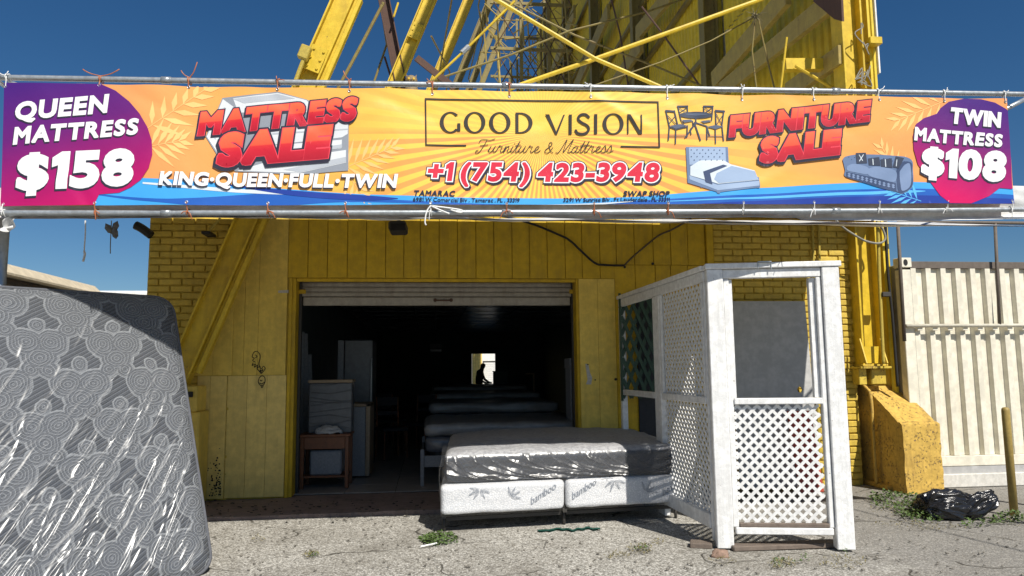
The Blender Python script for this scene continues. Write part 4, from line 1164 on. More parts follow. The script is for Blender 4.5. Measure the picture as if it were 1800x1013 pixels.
# telephone number
def phone(s, p0, p1, c):
    text('lettering', s, p0, p1, c, c, IK['navy'], 5, .055, .14, .15, 2.2, 3.0, 2.6)
    text('lettering', s, p0, p1, c, c, IK['navy'], 6, .055, .14, .15, 0, 0, 3.4)
    text('lettering', s, p0, p1, c, c, IK['white'], 7, .055, .14, .15, 0, 0, 2.0)
    text('lettering', s, p0, p1, c, c, IK['red'], 8, .05, .14, .15)
phone('+1 (754) 423-3948', (752, 320.5), (1152, 322.5), 33.5)
text('lettering', 'TAMARAC', (727, 347.5), (798, 347.5), 10, 10, IK['addr'], 6, .036, .2, .13)
text('lettering', '6981 W Comercial Blv . Tamarac . FL . 33319', (726, 357), (912, 357.5), 7.2, 7.2, IK['addr'], 6, .022, .1, .10)
text('lettering', 'SWAP SHOP', (1093, 348), (1173, 348), 10, 10, IK['addr'], 6, .036, .2, .13)
text('lettering', '3291 W Sunrise Blv . Ft Lauderdale . FL 33311', (989, 356.5), (1174, 356.5), 7.2, 7.2, IK['addr'], 6, .022, .1, .10)
# printed dining set
def c3(*pts): return [(960 + x / 3.377, 100 + y / 3.377) for x, y in pts]
DS = []
DS.append([(960 + (880 + 100 * math.cos(k * math.pi / 14)) / 3.377, 100 + (355 + 20 * math.sin(k * math.pi / 14)) / 3.377) for k in range(28)])
for pts, w in (([(880, 375), (880, 400), (815, 490)], 2.4), ([(880, 400), (945, 420), (960, 475)], 2.2), ([(870, 400), (905, 505)], 2.6), ([(885, 400), (845, 440), (850, 470)], 2),
               ([(702, 330), (722, 425), (716, 505)], 2.2), ([(752, 330), (772, 420)], 2.2), ([(702, 331), (752, 335)], 3.4), ([(712, 360), (760, 410)], 1.3), ([(758, 360), (718, 410)], 1.3), ([(722, 425), (760, 440), (758, 525)], 2.2), ([(828, 420), (826, 485)], 2.2), ([(720, 480), (824, 480)], 1.2), ([(760, 440), (828, 424)], 2.4),
               ([(998, 325), (1000, 415)], 2.2), ([(1048, 327), (1036, 415), (1045, 505)], 2.2), ([(998, 328), (1050, 331)], 3.4), ([(1004, 350), (1036, 410)], 1.3), ([(1042, 352), (1004, 410)], 1.3), ([(945, 425), (944, 500)], 2.2), ([(996, 440), (996, 522)], 2.2), ([(945, 480), (1040, 480)], 1.2),
               ([(773, 302), (790, 385)], 2), ([(830, 300), (832, 345)], 2), ([(773, 303), (830, 303)], 3), ([(778, 312), (826, 340)], 1.2), ([(826, 312), (784, 340)], 1.2), ([(790, 385), (815, 430)], 1.6), ([(860, 390), (862, 425)], 1.6),
               ([(926, 302), (928, 345)], 2), ([(982, 300), (974, 385)], 2), ([(926, 303), (982, 303)], 3), ([(932, 312), (976, 340)], 1.2), ([(976, 312), (934, 340)], 1.2)):
    DS += stroke(c3(*pts), w)
art('dining_set_print', IK['slate'], 6, polys=DS)
art('dining_set_print', IK['slatel'], 7, polys=[c3((724, 420), (785, 410), (828, 418), (760, 438)), c3((942, 424), (1000, 412), (1045, 420), (998, 438)), c3((795, 385), (850, 382), (864, 392), (810, 402)), c3((905, 390), (960, 384), (975, 392), (930, 402)), c3((800, 350), (880, 342), (960, 350), (880, 358))])
# printed bed
art('bed_print', IK['beddk'], 6, polys=[c3((818, 545), (1070, 542), (1075, 640), (1255, 720), (1262, 780), (1010, 812), (830, 755)), c3((905, 770), (916, 772), (914, 784), (907, 784)), c3((1000, 800), (1024, 803), (1020, 820), (1004, 818)), c3((1240, 768), (1260, 768), (1258, 784), (1242, 784))])
art('bed_print', IK['bedblue'], 7, polys=[c3((836, 548), (1055, 546), (1058, 640), (840, 650)), c3((840, 712), (1005, 768), (1256, 742), (1256, 770), (1008, 800), (842, 735))])
art('bed_print', IK['pale'], 8, polys=[c3((845, 660), (900, 625), (1040, 620), (1085, 645), (1230, 680), (1252, 735), (1010, 762), (845, 712))])
art('bed_print', IK['bedblue'], 9, polys=[c3((1000, 700), (1090, 655), (1232, 685), (1250, 733), (1012, 758), (985, 735))])
art('bed_print', IK['beddark'], 10, polys=[c3((920, 690), (1040, 648), (1065, 655), (960, 700), (975, 765), (935, 752))] + [[(960 + (850 + 34 * i + (17 if j % 2 else 0)) / 3.377 + 1.0 * math.cos(k * math.pi / 3), 100 + (562 + 20 * j) / 3.377 + 1.0 * math.sin(k * math.pi / 3)) for k in range(6)] for i in range(6) for j in range(4)])
# printed sofa
def c4(*pts): return [(1380 + x / 3.377, 100 + y / 3.377) for x, y in pts]
SF = lambda *p: sm2(c4(*(p + (p[0],))), 5)
art('sofa_print', IK['sofa'], 6, polys=[SF((326, 620), (345, 600), (420, 588), (540, 590), (640, 598), (700, 606), (735, 630), (738, 680), (733, 780), (672, 822), (640, 806), (500, 765), (348, 722), (340, 680))])
art('sofa_print', IK['sofad'], 7, polys=[c4((346, 690), (480, 718), (640, 757), (642, 804), (668, 820), (346, 722)), SF((642, 690), (648, 655), (676, 634), (712, 632), (735, 650), (732, 700), (731, 778), (670, 818), (648, 790))]
    + [[(1380 + (362 + 34 * i + 17 * (j % 2)) / 3.377 + .9 * math.cos(k), 100 + (604 + 14 * j + 1.4 * i) / 3.377 + .9 * math.sin(k)) for k in range(6)] for i in range(10) for j in range(2)])
art('sofa_print', IK['sofal'], 8, polys=[SF((352, 658), (392, 644), (474, 664), (472, 704), (400, 694), (352, 682)), SF((480, 672), (530, 660), (636, 686), (633, 748), (560, 736), (480, 712)), SF((660, 690), (690, 650), (722, 652), (722, 770), (676, 804), (664, 760))]
    + [c4((354 + 26 * i, 702 + 6.6 * i + 12 * j), (364 + 26 * i, 696 + 6.6 * i + 12 * j), (374 + 26 * i, 705 + 6.6 * i + 12 * j), (364 + 26 * i, 711 + 6.6 * i + 12 * j)) for i in range(11) for j in range(2)])
art('sofa_print', IK['slate'], 9, polys=[c4((402, 580), (462, 578), (470, 640), (408, 642)), c4((476, 612), (540, 604), (548, 655), (480, 652)), c4((548, 618), (612, 612), (616, 668), (552, 662)), c4((636, 600), (684, 612), (655, 672), (618, 665))])
art('sofa_print', IK['pale'], 10, polys=[c4((420, 590), (424, 590), (445, 625), (441, 627)), c4((446, 588), (450, 590), (425, 630), (421, 628)), c4((500, 615), (505, 615), (508, 650), (503, 650)), c4((572, 618), (577, 618), (580, 662), (575, 662)), c4((640, 620), (644, 620), (640, 660), (636, 660))])

# eyelets, ties
ties_top = [(178, 150, 'copper'), (333, 152, 'copper'), (489, 156, 'copper'), (615, 160, 'copper'), (760, 164, 'copper'), (895, 168, 'copper'), (1037, 170, 'string'), (1171, 172, 'string'), (1303, 173, 'string'), (1427, 174, 'string'), (1541, 175, 'string'), (1657, 176, 'string'), (1763, 178, 'string'), (14, 152, 'string')]
ties_bot = [(170, 361, 'copper'), (331, 360, 'copper'), (472, 361, 'copper'), (608, 361, 'copper'), (757, 361, 'string'), (890, 362, 'copper'), (1043, 361, 'copper'), (1172, 361, 'copper'), (1304, 360, 'string'), (1428, 359, 'string'), (1542, 358, 'string'), (1661, 357, 'string'), (1775, 357, 'string'), (8, 362, 'string')]
def pipe_y(px, top): return (134 + (px + 160) / 2150 * 35) if top else (374.5 - (px + 160) / 2150 * 7.5 + 2.2 * 4 * ((px + 160) / 2150) * (1 - (px + 160) / 2150))
WORD = {'copper': 'orange copper wire tie', 'string': 'white string tie'}
def where(px):
    for lim, w in ((60, 'at the left end post'), (250, 'above the purple queen price panel'), (400, 'by the palm leaves'), (520, 'over the stacked mattress print'), (680, 'right of the red mattress lettering'), (800, 'at the left end of the logo frame'), (960, 'over the middle of the logo'), (1100, 'at the right part of the logo'), (1220, 'over the dining set print'), (1360, 'near the start of the furniture lettering'), (1480, 'near the end of the furniture lettering'), (1600, 'over the sofa print'), (1700, 'at the left side of the twin price panel'), (1800, 'at the right end of the banner')):
        if px < lim: return w
for top, L_ in ((True, ties_top), (False, ties_bot)):
    for px, py, mm in L_:
        if not top: py = py + 1
        yy = py + (3.2 if top else -3.2)
        c = Vector(ban3(px, yy, .003))
        m_ = MB(); m_.tube([c + Vector((math.cos(a), 0, math.sin(a))) * .009 for a in [k * math.pi / 5 for k in range(11)]], .0035, 5); m_.build('eyelet', 'galv', ban)
        pc = pY(px, pipe_y(px, top), YB); s_ = 1 if top else -1
        pts = [c + Vector((0, -.004, 0)), Vector((c.x, YB - .03, (c.z + pc.z) / 2)), Vector((pc.x + .004, YB - .027, pc.z)), Vector((pc.x + .008, YB, pc.z + .028 * s_)), Vector((pc.x + .01, YB + .027, pc.z)), Vector((pc.x + .006, YB + .012, pc.z - .028 * s_)), Vector((pc.x - .004, YB - .028, pc.z - .01 * s_)), Vector((pc.x - .006, YB - .022, pc.z + .02 * s_))]
        m_ = MB(); th = .0042 if mm == 'copper' else .0038
        m_.tube(smoothcurve(pts, 4), th, 5)
        r_ = random.Random(px)
        if px in (178, 333, 615):
            ends = {178: ((-.13, .045), (.13, .055)), 333: ((-.06, .05), (.055, .12)), 615: ((-.05, .07), (.01, .01))}[px]
            for ex, ez in ends:
                q = Vector((pc.x, YB, pc.z + .024)); m_.tube(smoothcurve([q, q + Vector((ex * .5, -.01, ez * .25)), q + Vector((ex * .8, -.015, ez * .6)), q + Vector((ex, -.01, ez))], 4), th, 5)
        else:
            for _ in range(2):
                q = Vector((pc.x, YB - .028, pc.z + .005)); ex, ez = r_.uniform(-.06, .06), (r_.uniform(-.09, -.01) if not top else r_.uniform(-.01, .035))
                m_.tube(smoothcurve([q, q + Vector((ex * .6, -.01, ez * .3)), q + Vector((ex, -.006, ez))], 4), th * .9, 5)
        one('wire_tie' if mm == 'copper' else 'string_tie', m_, mm, WORD[mm] + (' on the top pipe ' if top else ' on the bottom pipe ') + where(px), 'tie', 'ties holding the banner to its pipes', True)
m_ = MB(); p = pY(760, 367, YB - .035)
for pts in ([(757, 362), (750, 372), (747, 390), (749, 396)], [(757, 362), (775, 370), (790, 376)], [(757, 362), (790, 366), (812, 370), (809, 374), (792, 369)]):
    m_.tube(smoothcurve([pY(x, y, YB - .036) for x, y in pts], 4), .006, 6)
one('frayed_rope', m_, 'string', 'frayed white rope knotted on the lower pipe beneath the phone number', 'rope', None, True)

# ------------------------------------------------------------------ screen tower behind the shop
tower = thing('screen_tower', 'tall yellow steel drive-in screen tower rising behind the shop', 'tower', (5.5, 12, 0))
XW = 5.90
BS = 5.0
def bx_(z, k): return -3.35 + .385 * z          # brace line in X for height z (all bays alike)
YFR = [8.62 + BS * k for k in range(6)]
ztop = 19.5
for k, Y in enumerate(YFR):
    m_ = MB()
    z0 = 1.42 if k == 0 else 3.6
    p = Vector((bx_(z0, k), Y, z0)); q = Vector((bx_(ztop, k), Y, ztop))
    m_.ibeam(p, q, (1, 0, -.385), .17, .25, .02, .016)
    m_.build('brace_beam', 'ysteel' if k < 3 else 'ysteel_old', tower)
for off, w_, dz_ in ((.155, .035, .02), (.205, .05, -.01)):
    z0 = 1.50; p = Vector((bx_(z0, 0) + off, YFR[0] + dz_, z0)); q = Vector((bx_(6.0, 0) + off, YFR[0] + dz_, 6.0))
    m_ = MB(); m_.bar(p, q, w_, .10, (0, 1, 0), .004); m_.build('brace_angle', 'ysteel', tower)
# screen sheets, corrugated, one per bay
def corr_profile(L, pitch, depth):
    pts = []; n = int(L / pitch)
    for i in range(n):
        a = i * pitch
        pts += [(a, 0), (a + pitch * .38, 0), (a + pitch * .5, depth), (a + pitch * .88, depth)]
    pts.append((n * pitch, 0)); return pts
for k in range(6):
    y0 = YFR[k] + (.22 if k == 0 else 0); L = BS - .02 - (.22 if k == 0 else 0)
    pr = corr_profile(L, .21, .035); m_ = MB(); n = len(pr)
    zc = [0.0 if k == 0 else 3.0, 5.6, 8.2, 11.0, 14, 17, 20]
    for a, e in zip(zc[:-1], zc[1:]):
        o_ = rnd.uniform(0, .02)
        m_.add([(XW - d + o_, y0 + y, z) for z in (a, e - .01) for y, d in pr], [(i, i + 1, i + 1 + n, i + n) for i in range(n - 1)])
    m_.build('corrugated_sheet', 'ysheet', tower)
# end face of the screen, facing the car park
pr = corr_profile(.09, .085, .02); n = len(pr); m_ = MB()
m_.add([(XW + .0 + x - .02, YFR[0] + .20 - d, z) for z in (0, 20) for x, d in pr], [(i, i + 1, i + 1 + n, i + n) for i in range(n - 1)])
m_.build('end_sheet', 'ysheet', tower)
m_ = MB(); m_.box(XW + .075, XW + .095, YFR[0] + .16, YFR[0] + 25.4, 5.4, 20); m_.build('screen_face', 'roofwhite', tower)
# columns along the sheets
for k, Y in enumerate(YFR):
    m_ = MB(); xc = 5.60 if k == 0 else 5.66
    yy = 8.86 if k == 0 else Y + .1
    for sg in (-1, 1): m_.box(xc + sg * .135 - .012, xc + sg * .135 + .012, yy - .13, yy + .13, 1.52 if k == 0 else 3, 20)
    m_.box(xc - .123, xc + .123, yy - .01, yy + .012, 1.52 if k == 0 else 3, 20)
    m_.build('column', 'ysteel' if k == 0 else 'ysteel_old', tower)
# foot of the near column: cap plates, gusset and stub
m_ = MB(); m_.box(5.38, 5.80, 8.66, 9.1, 1.47, 1.498, .004); m_.box(5.43, 5.77, 8.70, 9.06, 1.50, 1.525, .004); m_.build('base_plate', 'ysteel_rusty', tower)
m_ = MB(); m_.prism([(5.69, 8.72, 1.536), (5.69, 8.60, 1.536), (5.69, 8.72, 1.85)], (.015, 0, 0)); m_.prism([(5.43, 8.72, 1.536), (5.43, 8.60, 1.536), (5.43, 8.72, 1.85)], (-.015, 0, 0)); m_.box(5.44, 5.68, 8.73, 8.745, 1.536, 1.75); m_.build('gusset', 'ysteel', tower)
m_ = MB(); m_.box(5.56, 5.76, 8.74, 9.0, 1.27, 1.468, .01); m_.box(5.40, 5.50, 8.75, 8.95, 1.27, 1.468, .004); m_.build('bearing_block', 'ysteel_rusty', tower)
# girts: horizontal channels on the sheets
for z in (4.6, 6.3, 8.0, 9.7, 11.4, 13.2, 15):
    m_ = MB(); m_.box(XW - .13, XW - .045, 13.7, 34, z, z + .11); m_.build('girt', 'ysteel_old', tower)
# broad inclined members standing off the sheets, read off the photo on the plane X = 5.45
def onwall(name, m, pts, w, t=.10, X=5.45):
    for a, e in zip(pts[:-1], pts[1:]):
        m_ = MB(); m_.bar(pX(*a, X), pX(*e, X), w, t, (1, 0, 0), .004); m_.build(name, m, tower)
onwall('diagonal_strut', 'ystrut', [(1255, 142), (1385, -10)], .34)
onwall('diagonal_strut', 'ystrut', [(1268, 160), (1462, 3)], .30)
onwall('diagonal_strut', 'ystrut', [(1385, 162), (1480, 96)], .26)
onwall('diagonal_strut', 'ystrut', [(1120, 60), (1180, -12)], .40)
onwall('diagonal_strut', 'ystrut', [(1078, 150), (1128, 78)], .40)
onwall('diagonal_strut', 'ystrut', [(1010, 160), (1070, 20)], .50)
onwall('diagonal_strut', 'ystrut', [(962, 155), (1010, 20)], .55)
m_ = MB(); g_ = [pX(x, y, 5.40) for x, y in ((1448, -14), (1482, -6), (1484, 38), (1470, 34), (1432, 2))]; m_.prism(g_, (-.03, 0, 0)); m_.build('gusset_plate', 'rust', tower)
# small platform bracket by the near column
m_ = MB(); a, e = pY(1378, 115, 9.2), pY(1478, 115, 9.2); m_.bar(a, e, .12, .16, (0, 0, 1), .004); m_.build('bracket_beam', 'ysteel', tower)
m_ = MB(); m_.tube([pY(1398, 116, 9.1), pY(1468, 158, 9.1)], .022, 8); m_.tube([pY(1383, 66, 9.15), pY(1372, 160, 9.15)], .016, 8); m_.build('bracket_stay', 'ysteel', tower)
# tie rods crossing in the near frame
def rod(pts, r_, m, Y=8.75, name='tie_rod', Y2=None):
    m_ = MB(); n = len(pts)
    P = [pY(x, y, Y + ((Y2 - Y) * i / (n - 1) if Y2 else 0)) for i, (x, y) in enumerate(pts)]
    m_.tube(P, r_, 8); return m_.build(name, m, tower)
rod([(866, -4), (1045, 103), (1172, 158)], .028, 'ysteel', 8.75)
rod([(893, 157), (1046, 104), (1352, -6)], .030, 'ysteel', 8.85)
rod([(700, 5), (692, 30)], .02, 'ysteel', 13.5)
rod([(880, -3), (1010, 62), (1160, 120), (1240, 154)], .022, 'ysteel_old', 13.8)
rod([(748, 146), (900, 96), (1000, 55), (1140, 20), (1210, -4)], .022, 'ysteel_old', 13.6)
rod([(762, 140), (822, 84), (905, 2)], .020, 'ysteel', 11)
m_ = MB(); a, e = pY(812, 93, 11), pY(824, 82, 11); m_.tube([a, e], .045, 8); m_.build('turnbuckle', 'galv', tower)
rod([(1040, 152), (1160, 110), (1250, 72), (1330, 28)], .011, 'ysteel_old', 10.5, 'stay_cable')
rod([(1328, 28), (1322, 90), (1330, 158)], .013, 'ysteel_old', 9.9, 'stay_cable')
rod([(1333, 34), (1350, 110), (1362, 158)], .013, 'ysteel_old', 9.9, 'stay_cable')
rod([(1128, 12), (1165, 60), (1228, 148)], .018, 'rust', 12, 'stay_cable')
rod([(1075, 0), (1090, 60), (1105, 155)], .018, 'rust', 14, 'stay_cable')
rod([(594, 156), (640, 70), (674, 5)], .030, 'ysteel_old', 12.5)
rod([(655, 152), (680, 78), (668, 0)], .022, 'ysteel_old', 14)
rod([(676, 100), (692, 152)], .020, 'rust', 14)
# raking strut of the second bay and a rusty brown beam
m_ = MB(); m_.ibeam(pY(707, 162, 13.7), pY(672, -15, 13.7), (1, 0, .2), .22, .22, .02, .016); m_.build('raking_strut', 'rust', tower)
m_ = MB(); m_.bar(pY(732, 102, 13.0), pY(800, 156, 13.0), .05, .12, (0, 0, 1)); m_.build('raking_strut', 'rust', tower)
# lattice of the receding bays: verticals, horizontals and crossed rods between brace and column
r_ = random.Random(11)
for k in range(1, 6):
    Y = YFR[k] + .12
    zs_ = [3.6, 4.9, 6.2, 7.5, 8.8, 10.1, 11.4, 12.8]
    xl = pY(862, 80, Y).x; xr = min(5.5, pY(1005, 80, Y).x)
    if k >= 2:
        m_ = MB()
        for z in zs_[1:]: m_.bar((max(xl, bx_(z, k) + .15), Y, z), (xr, Y, z), .06, .08, (0, 0, 1))
        m_.build('horizontal_strut', 'ysteel_old', tower)['kind'] = 'stuff'
        cols_ = [xl + .1 + i * (xr - xl) / 3 for i in range(3)]
        m_ = MB()
        for x in cols_[1:]: m_.box(x - .04, x + .04, Y - .04, Y + .04, 3.4, 16)
        m_.build('post', 'ysteel_old', tower)['kind'] = 'stuff'
        m_ = MB()
        for z, zz in zip(zs_[:-1], zs_[1:]):
            for a, e in zip(cols_, cols_[1:] + [xr]):
                m_.tube([(a, Y + .03, z), (e, Y + .03, zz)], .016, 5); m_.tube([(a, Y - .03, zz), (e, Y - .03, z)], .016, 5)
        m_.build('cross_rods', 'ysteel_old' if k % 2 else 'rust', tower)['kind'] = 'stuff'
    if k < 5:
        m_ = MB()
        for z in (5.0, 8.0, 11.3):
            x = bx_(z, k) + .3
            m_.tube([(x, Y, z), (x + .5, Y + BS, z + 1.4)], .02, 5); m_.tube([(x + .5, Y, z + 1.4), (x, Y + BS, z)], .02, 5)
        m_.build('bay_rods', 'ysteel_old', tower)['kind'] = 'stuff'
m_ = MB()
for _ in range(70):
    x0 = r_.uniform(840, 1010); y0 = r_.uniform(-10, 150); Y = r_.uniform(17, 33); a = r_.choice([r_.uniform(-.15, .15), r_.uniform(.5, 1.0), r_.uniform(-1.0, -.5), 1.5]); L = r_.uniform(30, 90)
    e = (min(1015, x0 + math.cos(a) * L), y0 + math.sin(a) * L); m_.tube([pY(x0, y0, Y), pY(e[0], e[1], Y + r_.uniform(-1, 1))], r_.uniform(.014, .03), 5)
m_.build('thin_rods', 'ystrut', tower)['kind'] = 'stuff'
# bolts and gusset plates on the near braces
for k in range(3):
    Y = YFR[k]
    for z in (4.3, 5.2, 6.4, 7.6) if k == 0 else (4.6, 6.2, 8.0):
        m_ = MB(); c = Vector((bx_(z, k), Y - .075, z)); ax = Vector((.385, 0, 1)).normalized(); nx = Vector((1, 0, -.385)).normalized()
        m_.obox(c + Vector((0, -.012, 0)), nx * .10, (0, .006, 0), ax * .16, .002)
        for i in (-1, 1):
            for j in (-1, 0, 1):
                q = c + nx * .06 * i + ax * .11 * j + Vector((0, -.018, 0)); m_.tube([q, q + Vector((0, -.016, 0))], .016, 6)
        m_.build('splice_plate', 'ysteel_rusty' if z < 5 else 'ysteel', tower)
# conduit and junction box on the first brace
m_ = MB(); m_.tube([pY(x, y, 8.45) for x, y in ((516, 152), (527, 122), (534, 104))], .025, 8); m_.build('conduit', 'ycable', tower)
m_ = MB(); a, e = pY(531, 104, 8.45), pY(540, 82, 8.45); m_.bar(a, e, .12, .09, (0, 1, 0), .01); m_.build('junction_box', 'ycable', tower)
# ragged cable ends by the top of the near column
m_ = MB()
for _ in range(6):
    a = pY(1508 + r_.uniform(0, 20), r_.uniform(60, 150), 8.7)
    m_.tube(smoothcurve([a + Vector((r_.uniform(-.1, .1), 0, r_.uniform(-.18, .18))) for _ in range(5)], 5), .008, 5)
m_.build('loose_cable', 'wire_grey', tower)
m_ = MB(); m_.box(XW - .1, XW + .07, 8.66, 8.78, pY(1525, 78, 8.7).z, pY(1525, 66, 8.7).z, .005); m_.build('shelf_bracket', 'ysteel', tower)

# left foot of the first brace
lp = thing('brace_pedestal', 'yellow pedestal under the leaning steel brace, behind the floral mattress', 'pedestal', (bx_(1.4, 0), 8.6, 0))
m_ = MB(); x = pY(333, 670, 8.5).x
m_.box(x - .14, x + .10, 8.45, 8.80, 1.08, 1.36, .012); m_.build('cap', 'yboard_mid', lp)
m_ = MB(); m_.box(x - .16, x + .12, 8.5, 8.86, .05, 1.078, .012); m_.build('shaft', 'yboard_mid', lp)
m_ = MB(); m_.box(x - .16, x + .06, 8.42, 8.45, 1.24, 1.30, .004); m_.tube([(x - .12, 8.42, 1.3), (x - .05, 8.38, 1.45)], .02, 8); m_.build('clamp', 'black', lp)

# spiky dried plant caught in the cables, and an owl decoy
m_ = MB(); c = pY(1327, 28, 9.85)
for k in range(46):
    a, e_ = r_.uniform(0, 6.28), r_.uniform(-1.2, 1.4); d = Vector((math.cos(a) * math.cos(e_), math.sin(a) * math.cos(e_), math.sin(e_))); L = r_.uniform(.08, .19)
    m_.tube([c, c + d * L * .6, c + d * L + Vector((0, 0, -.02))], [.006, .004, .0015], 4)
for k in range(10):
    d = Vector((r_.uniform(-1, 1), r_.uniform(-1, 1), r_.uniform(-1, 1))).normalized() * .035
    m_.obox(c + d, (.018, .006, 0), (0, .016, .005), (.004, 0, .014), .004)
one('air_plant', m_, 'dryplant', 'spiky dried air plant growing on the tower cables', 'plant')
owl = thing('owl_decoy', 'brown plastic owl decoy peeking over the banner pipe beside the yellow brace', 'owl decoy', tuple(pY(722, 152, 9.5)))
c = pY(723, 157, 9.5)
def lathe(c, prof, seg=14, sx=1, sy=1):
    m_ = MB(); n = len(prof)
    m_.v = [(c.x + r0_ * math.cos(2 * math.pi * i / seg) * sx, c.y + r0_ * math.sin(2 * math.pi * i / seg) * sy, c.z + z) for r0_, z in prof for i in range(seg)]
    m_.f = [(j * seg + i, j * seg + (i + 1) % seg, (j + 1) * seg + (i + 1) % seg, (j + 1) * seg + i) for j in range(n - 1) for i in range(seg)]
    m_.f += [tuple(range(seg))[::-1], tuple(range((n - 1) * seg, n * seg))]
    return m_
m_ = lathe(c, [(.05, -.22), (.08, -.15), (.095, -.06), (.085, .02), (.062, .05), (.075, .08), (.082, .12), (.07, .16), (.03, .185)]); m_.build('body', 'owlbody', owl, True)
for s_ in (-1, 1):
    m_ = MB(); m_.tube([c + Vector((s_ * .05, 0, .15)), c + Vector((s_ * .068, -.005, .20))], [.02, .003], 6); m_.build('ear_tuft', 'owlbody', owl)
    m_ = lathe(c + Vector((s_ * .032, -.072, .115)), [(.002, -.018), (.014, -.012), (.018, 0), (.014, .012), (.002, .018)], 10); m_.build('eye', 'eye', owl, True)
m_ = MB(); m_.tube([c + Vector((0, -.07, .10)), c + Vector((0, -.098, .085))], [.014, .002], 6); m_.build('beak', 'darkmetal', owl)
m_ = MB(); m_.box(c.x - .06, c.x + .06, 9.44, 9.56, c.z - .25, c.z - .221); m_.build('stand', 'rust', owl)
m_ = MB(); m_.bar((c.x - 2.2, 9.5, c.z - .29), (7.0 - 1.5, 9.5, c.z - .29), .12, .07); m_.build('ledge_beam', 'rust', tower)

# ------------------------------------------------------------------ shop-front fittings
def cable(name, pts, Y, r_, m, lab, cat='cable'):
    m_ = MB(); m_.tube(smoothcurve([pY(x, y, Y) for x, y in pts], 8), r_, 8); return one(name, m_, m, lab, cat, None, True)
cable('black_cable', [(800, 372), (870, 378), (930, 392), (985, 414), (1003, 424), (1020, 440), (1045, 462), (1062, 466), (1097, 467)], YF - .05, .014, 'black', 'black cable sagging across the upper boards to a bolt')
cable('grey_conduit', [(1097, 467), (1112, 452), (1140, 428), (1160, 413), (1185, 402), (1215, 384)], YF - .05, .012, 'cable', 'grey-brown flexible conduit rising from the bolt to the awning')
cable('looped_cable', [(1462, 378), (1480, 398), (1500, 412), (1522, 424), (1545, 428), (1556, 420), (1552, 404), (1546, 396)], 8.55, .014, 'wire_grey', 'pale cable looping across the sunlit steel column')
for px, px2, y2, lab in ((1427, 1437, 700, 'left of the two yellow conduits running down the right brick wall'), (1438.5, 1446, 640, 'right of the two yellow conduits running down the right brick wall')):
    cable('conduit', [(px, 376), (px + (px2 - px) * .5, 520), (px2, y2), (px2 + 3, y2 + 100)], YF - .03, .016, 'ycable', lab, 'conduit')
cable('conduit', [(1543, 378), (1545, 470), (1549, 560), (1553, 640)], 8.6, .022, 'ycable', 'yellow conduit standing beside the sunlit steel column', 'conduit')
cable('black_cable', [(1556, 380), (1560, 470), (1569, 560), (1578, 680)], 8.62, .018, 'black', 'black cable hanging down the end of the corrugated screen')
m_ = MB(); m_.box(pY(1548, 520, 8.6).x, pY(1562, 520, 8.6).x, 8.55, 8.62, pY(1550, 522, 8.6).z, pY(1550, 514, 8.6).z, .005); one('conduit_clamp', m_, 'darkmetal', 'dark clamp fixing the conduit to the screen tower', 'clamp')
fl = thing('flood_light', 'dark flood light hanging under the awning above the shutter', 'flood light', tuple(pY(700, 400, 8.5)))
c = pY(700, 401, 8.5)
m_ = MB(); m_.obox(c, Vector((.10, -.02, .0)), Vector((.015, .08, -.03)), Vector((0, .02, .055)), .02); m_.build('housing', 'darkmetal', fl)
m_ = MB(); m_.obox(c + Vector((0, -.095, -.005)), Vector((.088, -.018, 0)), Vector((.002, .006, 0)), Vector((0, .014, .044)), .004); m_.build('lens', 'black', fl)
m_ = MB(); m_.tube([c + Vector((0, .02, .05)), c + Vector((0, .03, .13)), c + Vector((0, .4, .16))], .014, 8); m_.build('bracket', 'darkmetal', fl)
wbk = thing('wall_bracket', 'short yellow bracket arm with a black foot on the left brick wall', 'bracket', tuple(pY(367, 411, 8.6)))
m_ = MB(); m_.tube([pY(x, y, 8.6) for x, y in ((367, 409), (376, 396), (388, 384))], .016, 8); m_.build('arm', 'ycable', wbk)
m_ = MB(); m_.obox(pY(367, 412, 8.6), (.05, 0, 0), (0, .12, 0), (0, 0, .016), .005); m_.build('foot_plate', 'black', wbk)
m_ = MB(); a = pY(238, 396, 8.75); e = pY(266, 414, 8.75)
m_.tube(smoothcurve([a, a.lerp(e, .4) + Vector((0, 0, .01)), e], 5), .05, 8); one('eave_end', m_, 'black', 'black end of the eave sticking out at the left corner of the building', 'eave')
m_ = MB(); m_.tube(smoothcurve([pY(x, y, 8.2) for x, y in ((150, 388), (150, 410), (148, 440), (149, 447), (146, 460))], 5), [.007] * 11 + [.012] * 10, 5); one('string', m_, 'string', 'white string dangling below the banner at left', 'string')
pl = thing('hanging_leaves', 'withered grey leaves dangling on a stem below the banner at left', 'leaves', tuple(pY(198, 400, 8.2)))
m_ = MB(); m_.tube(smoothcurve([pY(x, y, 8.2) for x, y in ((196, 388), (195, 410), (194, 430), (194, 446))], 4), .005, 5); m_.build('stem', 'dryplant', pl)
for x, y, a in ((191, 402, .5), (203, 398, -.4), (202, 410, .15)):
    c = pY(x, y, 8.2); m_ = MB(); d = Vector((math.sin(a), .2, -math.cos(a))).normalized(); w = Vector((math.cos(a), 0, math.sin(a)))
    L = .065; m_.add([c - d * L, c - d * .02 + w * .035, c + d * .035 + w * .03, c + d * L, c + d * .035 - w * .03, c - d * .02 - w * .035, c + Vector((0, -.015, 0))], [(0, 1, 6), (1, 2, 6), (2, 3, 6), (3, 4, 6), (4, 5, 6), (5, 0, 6)])
    m_.build('leaf', 'wrapgrey', pl)

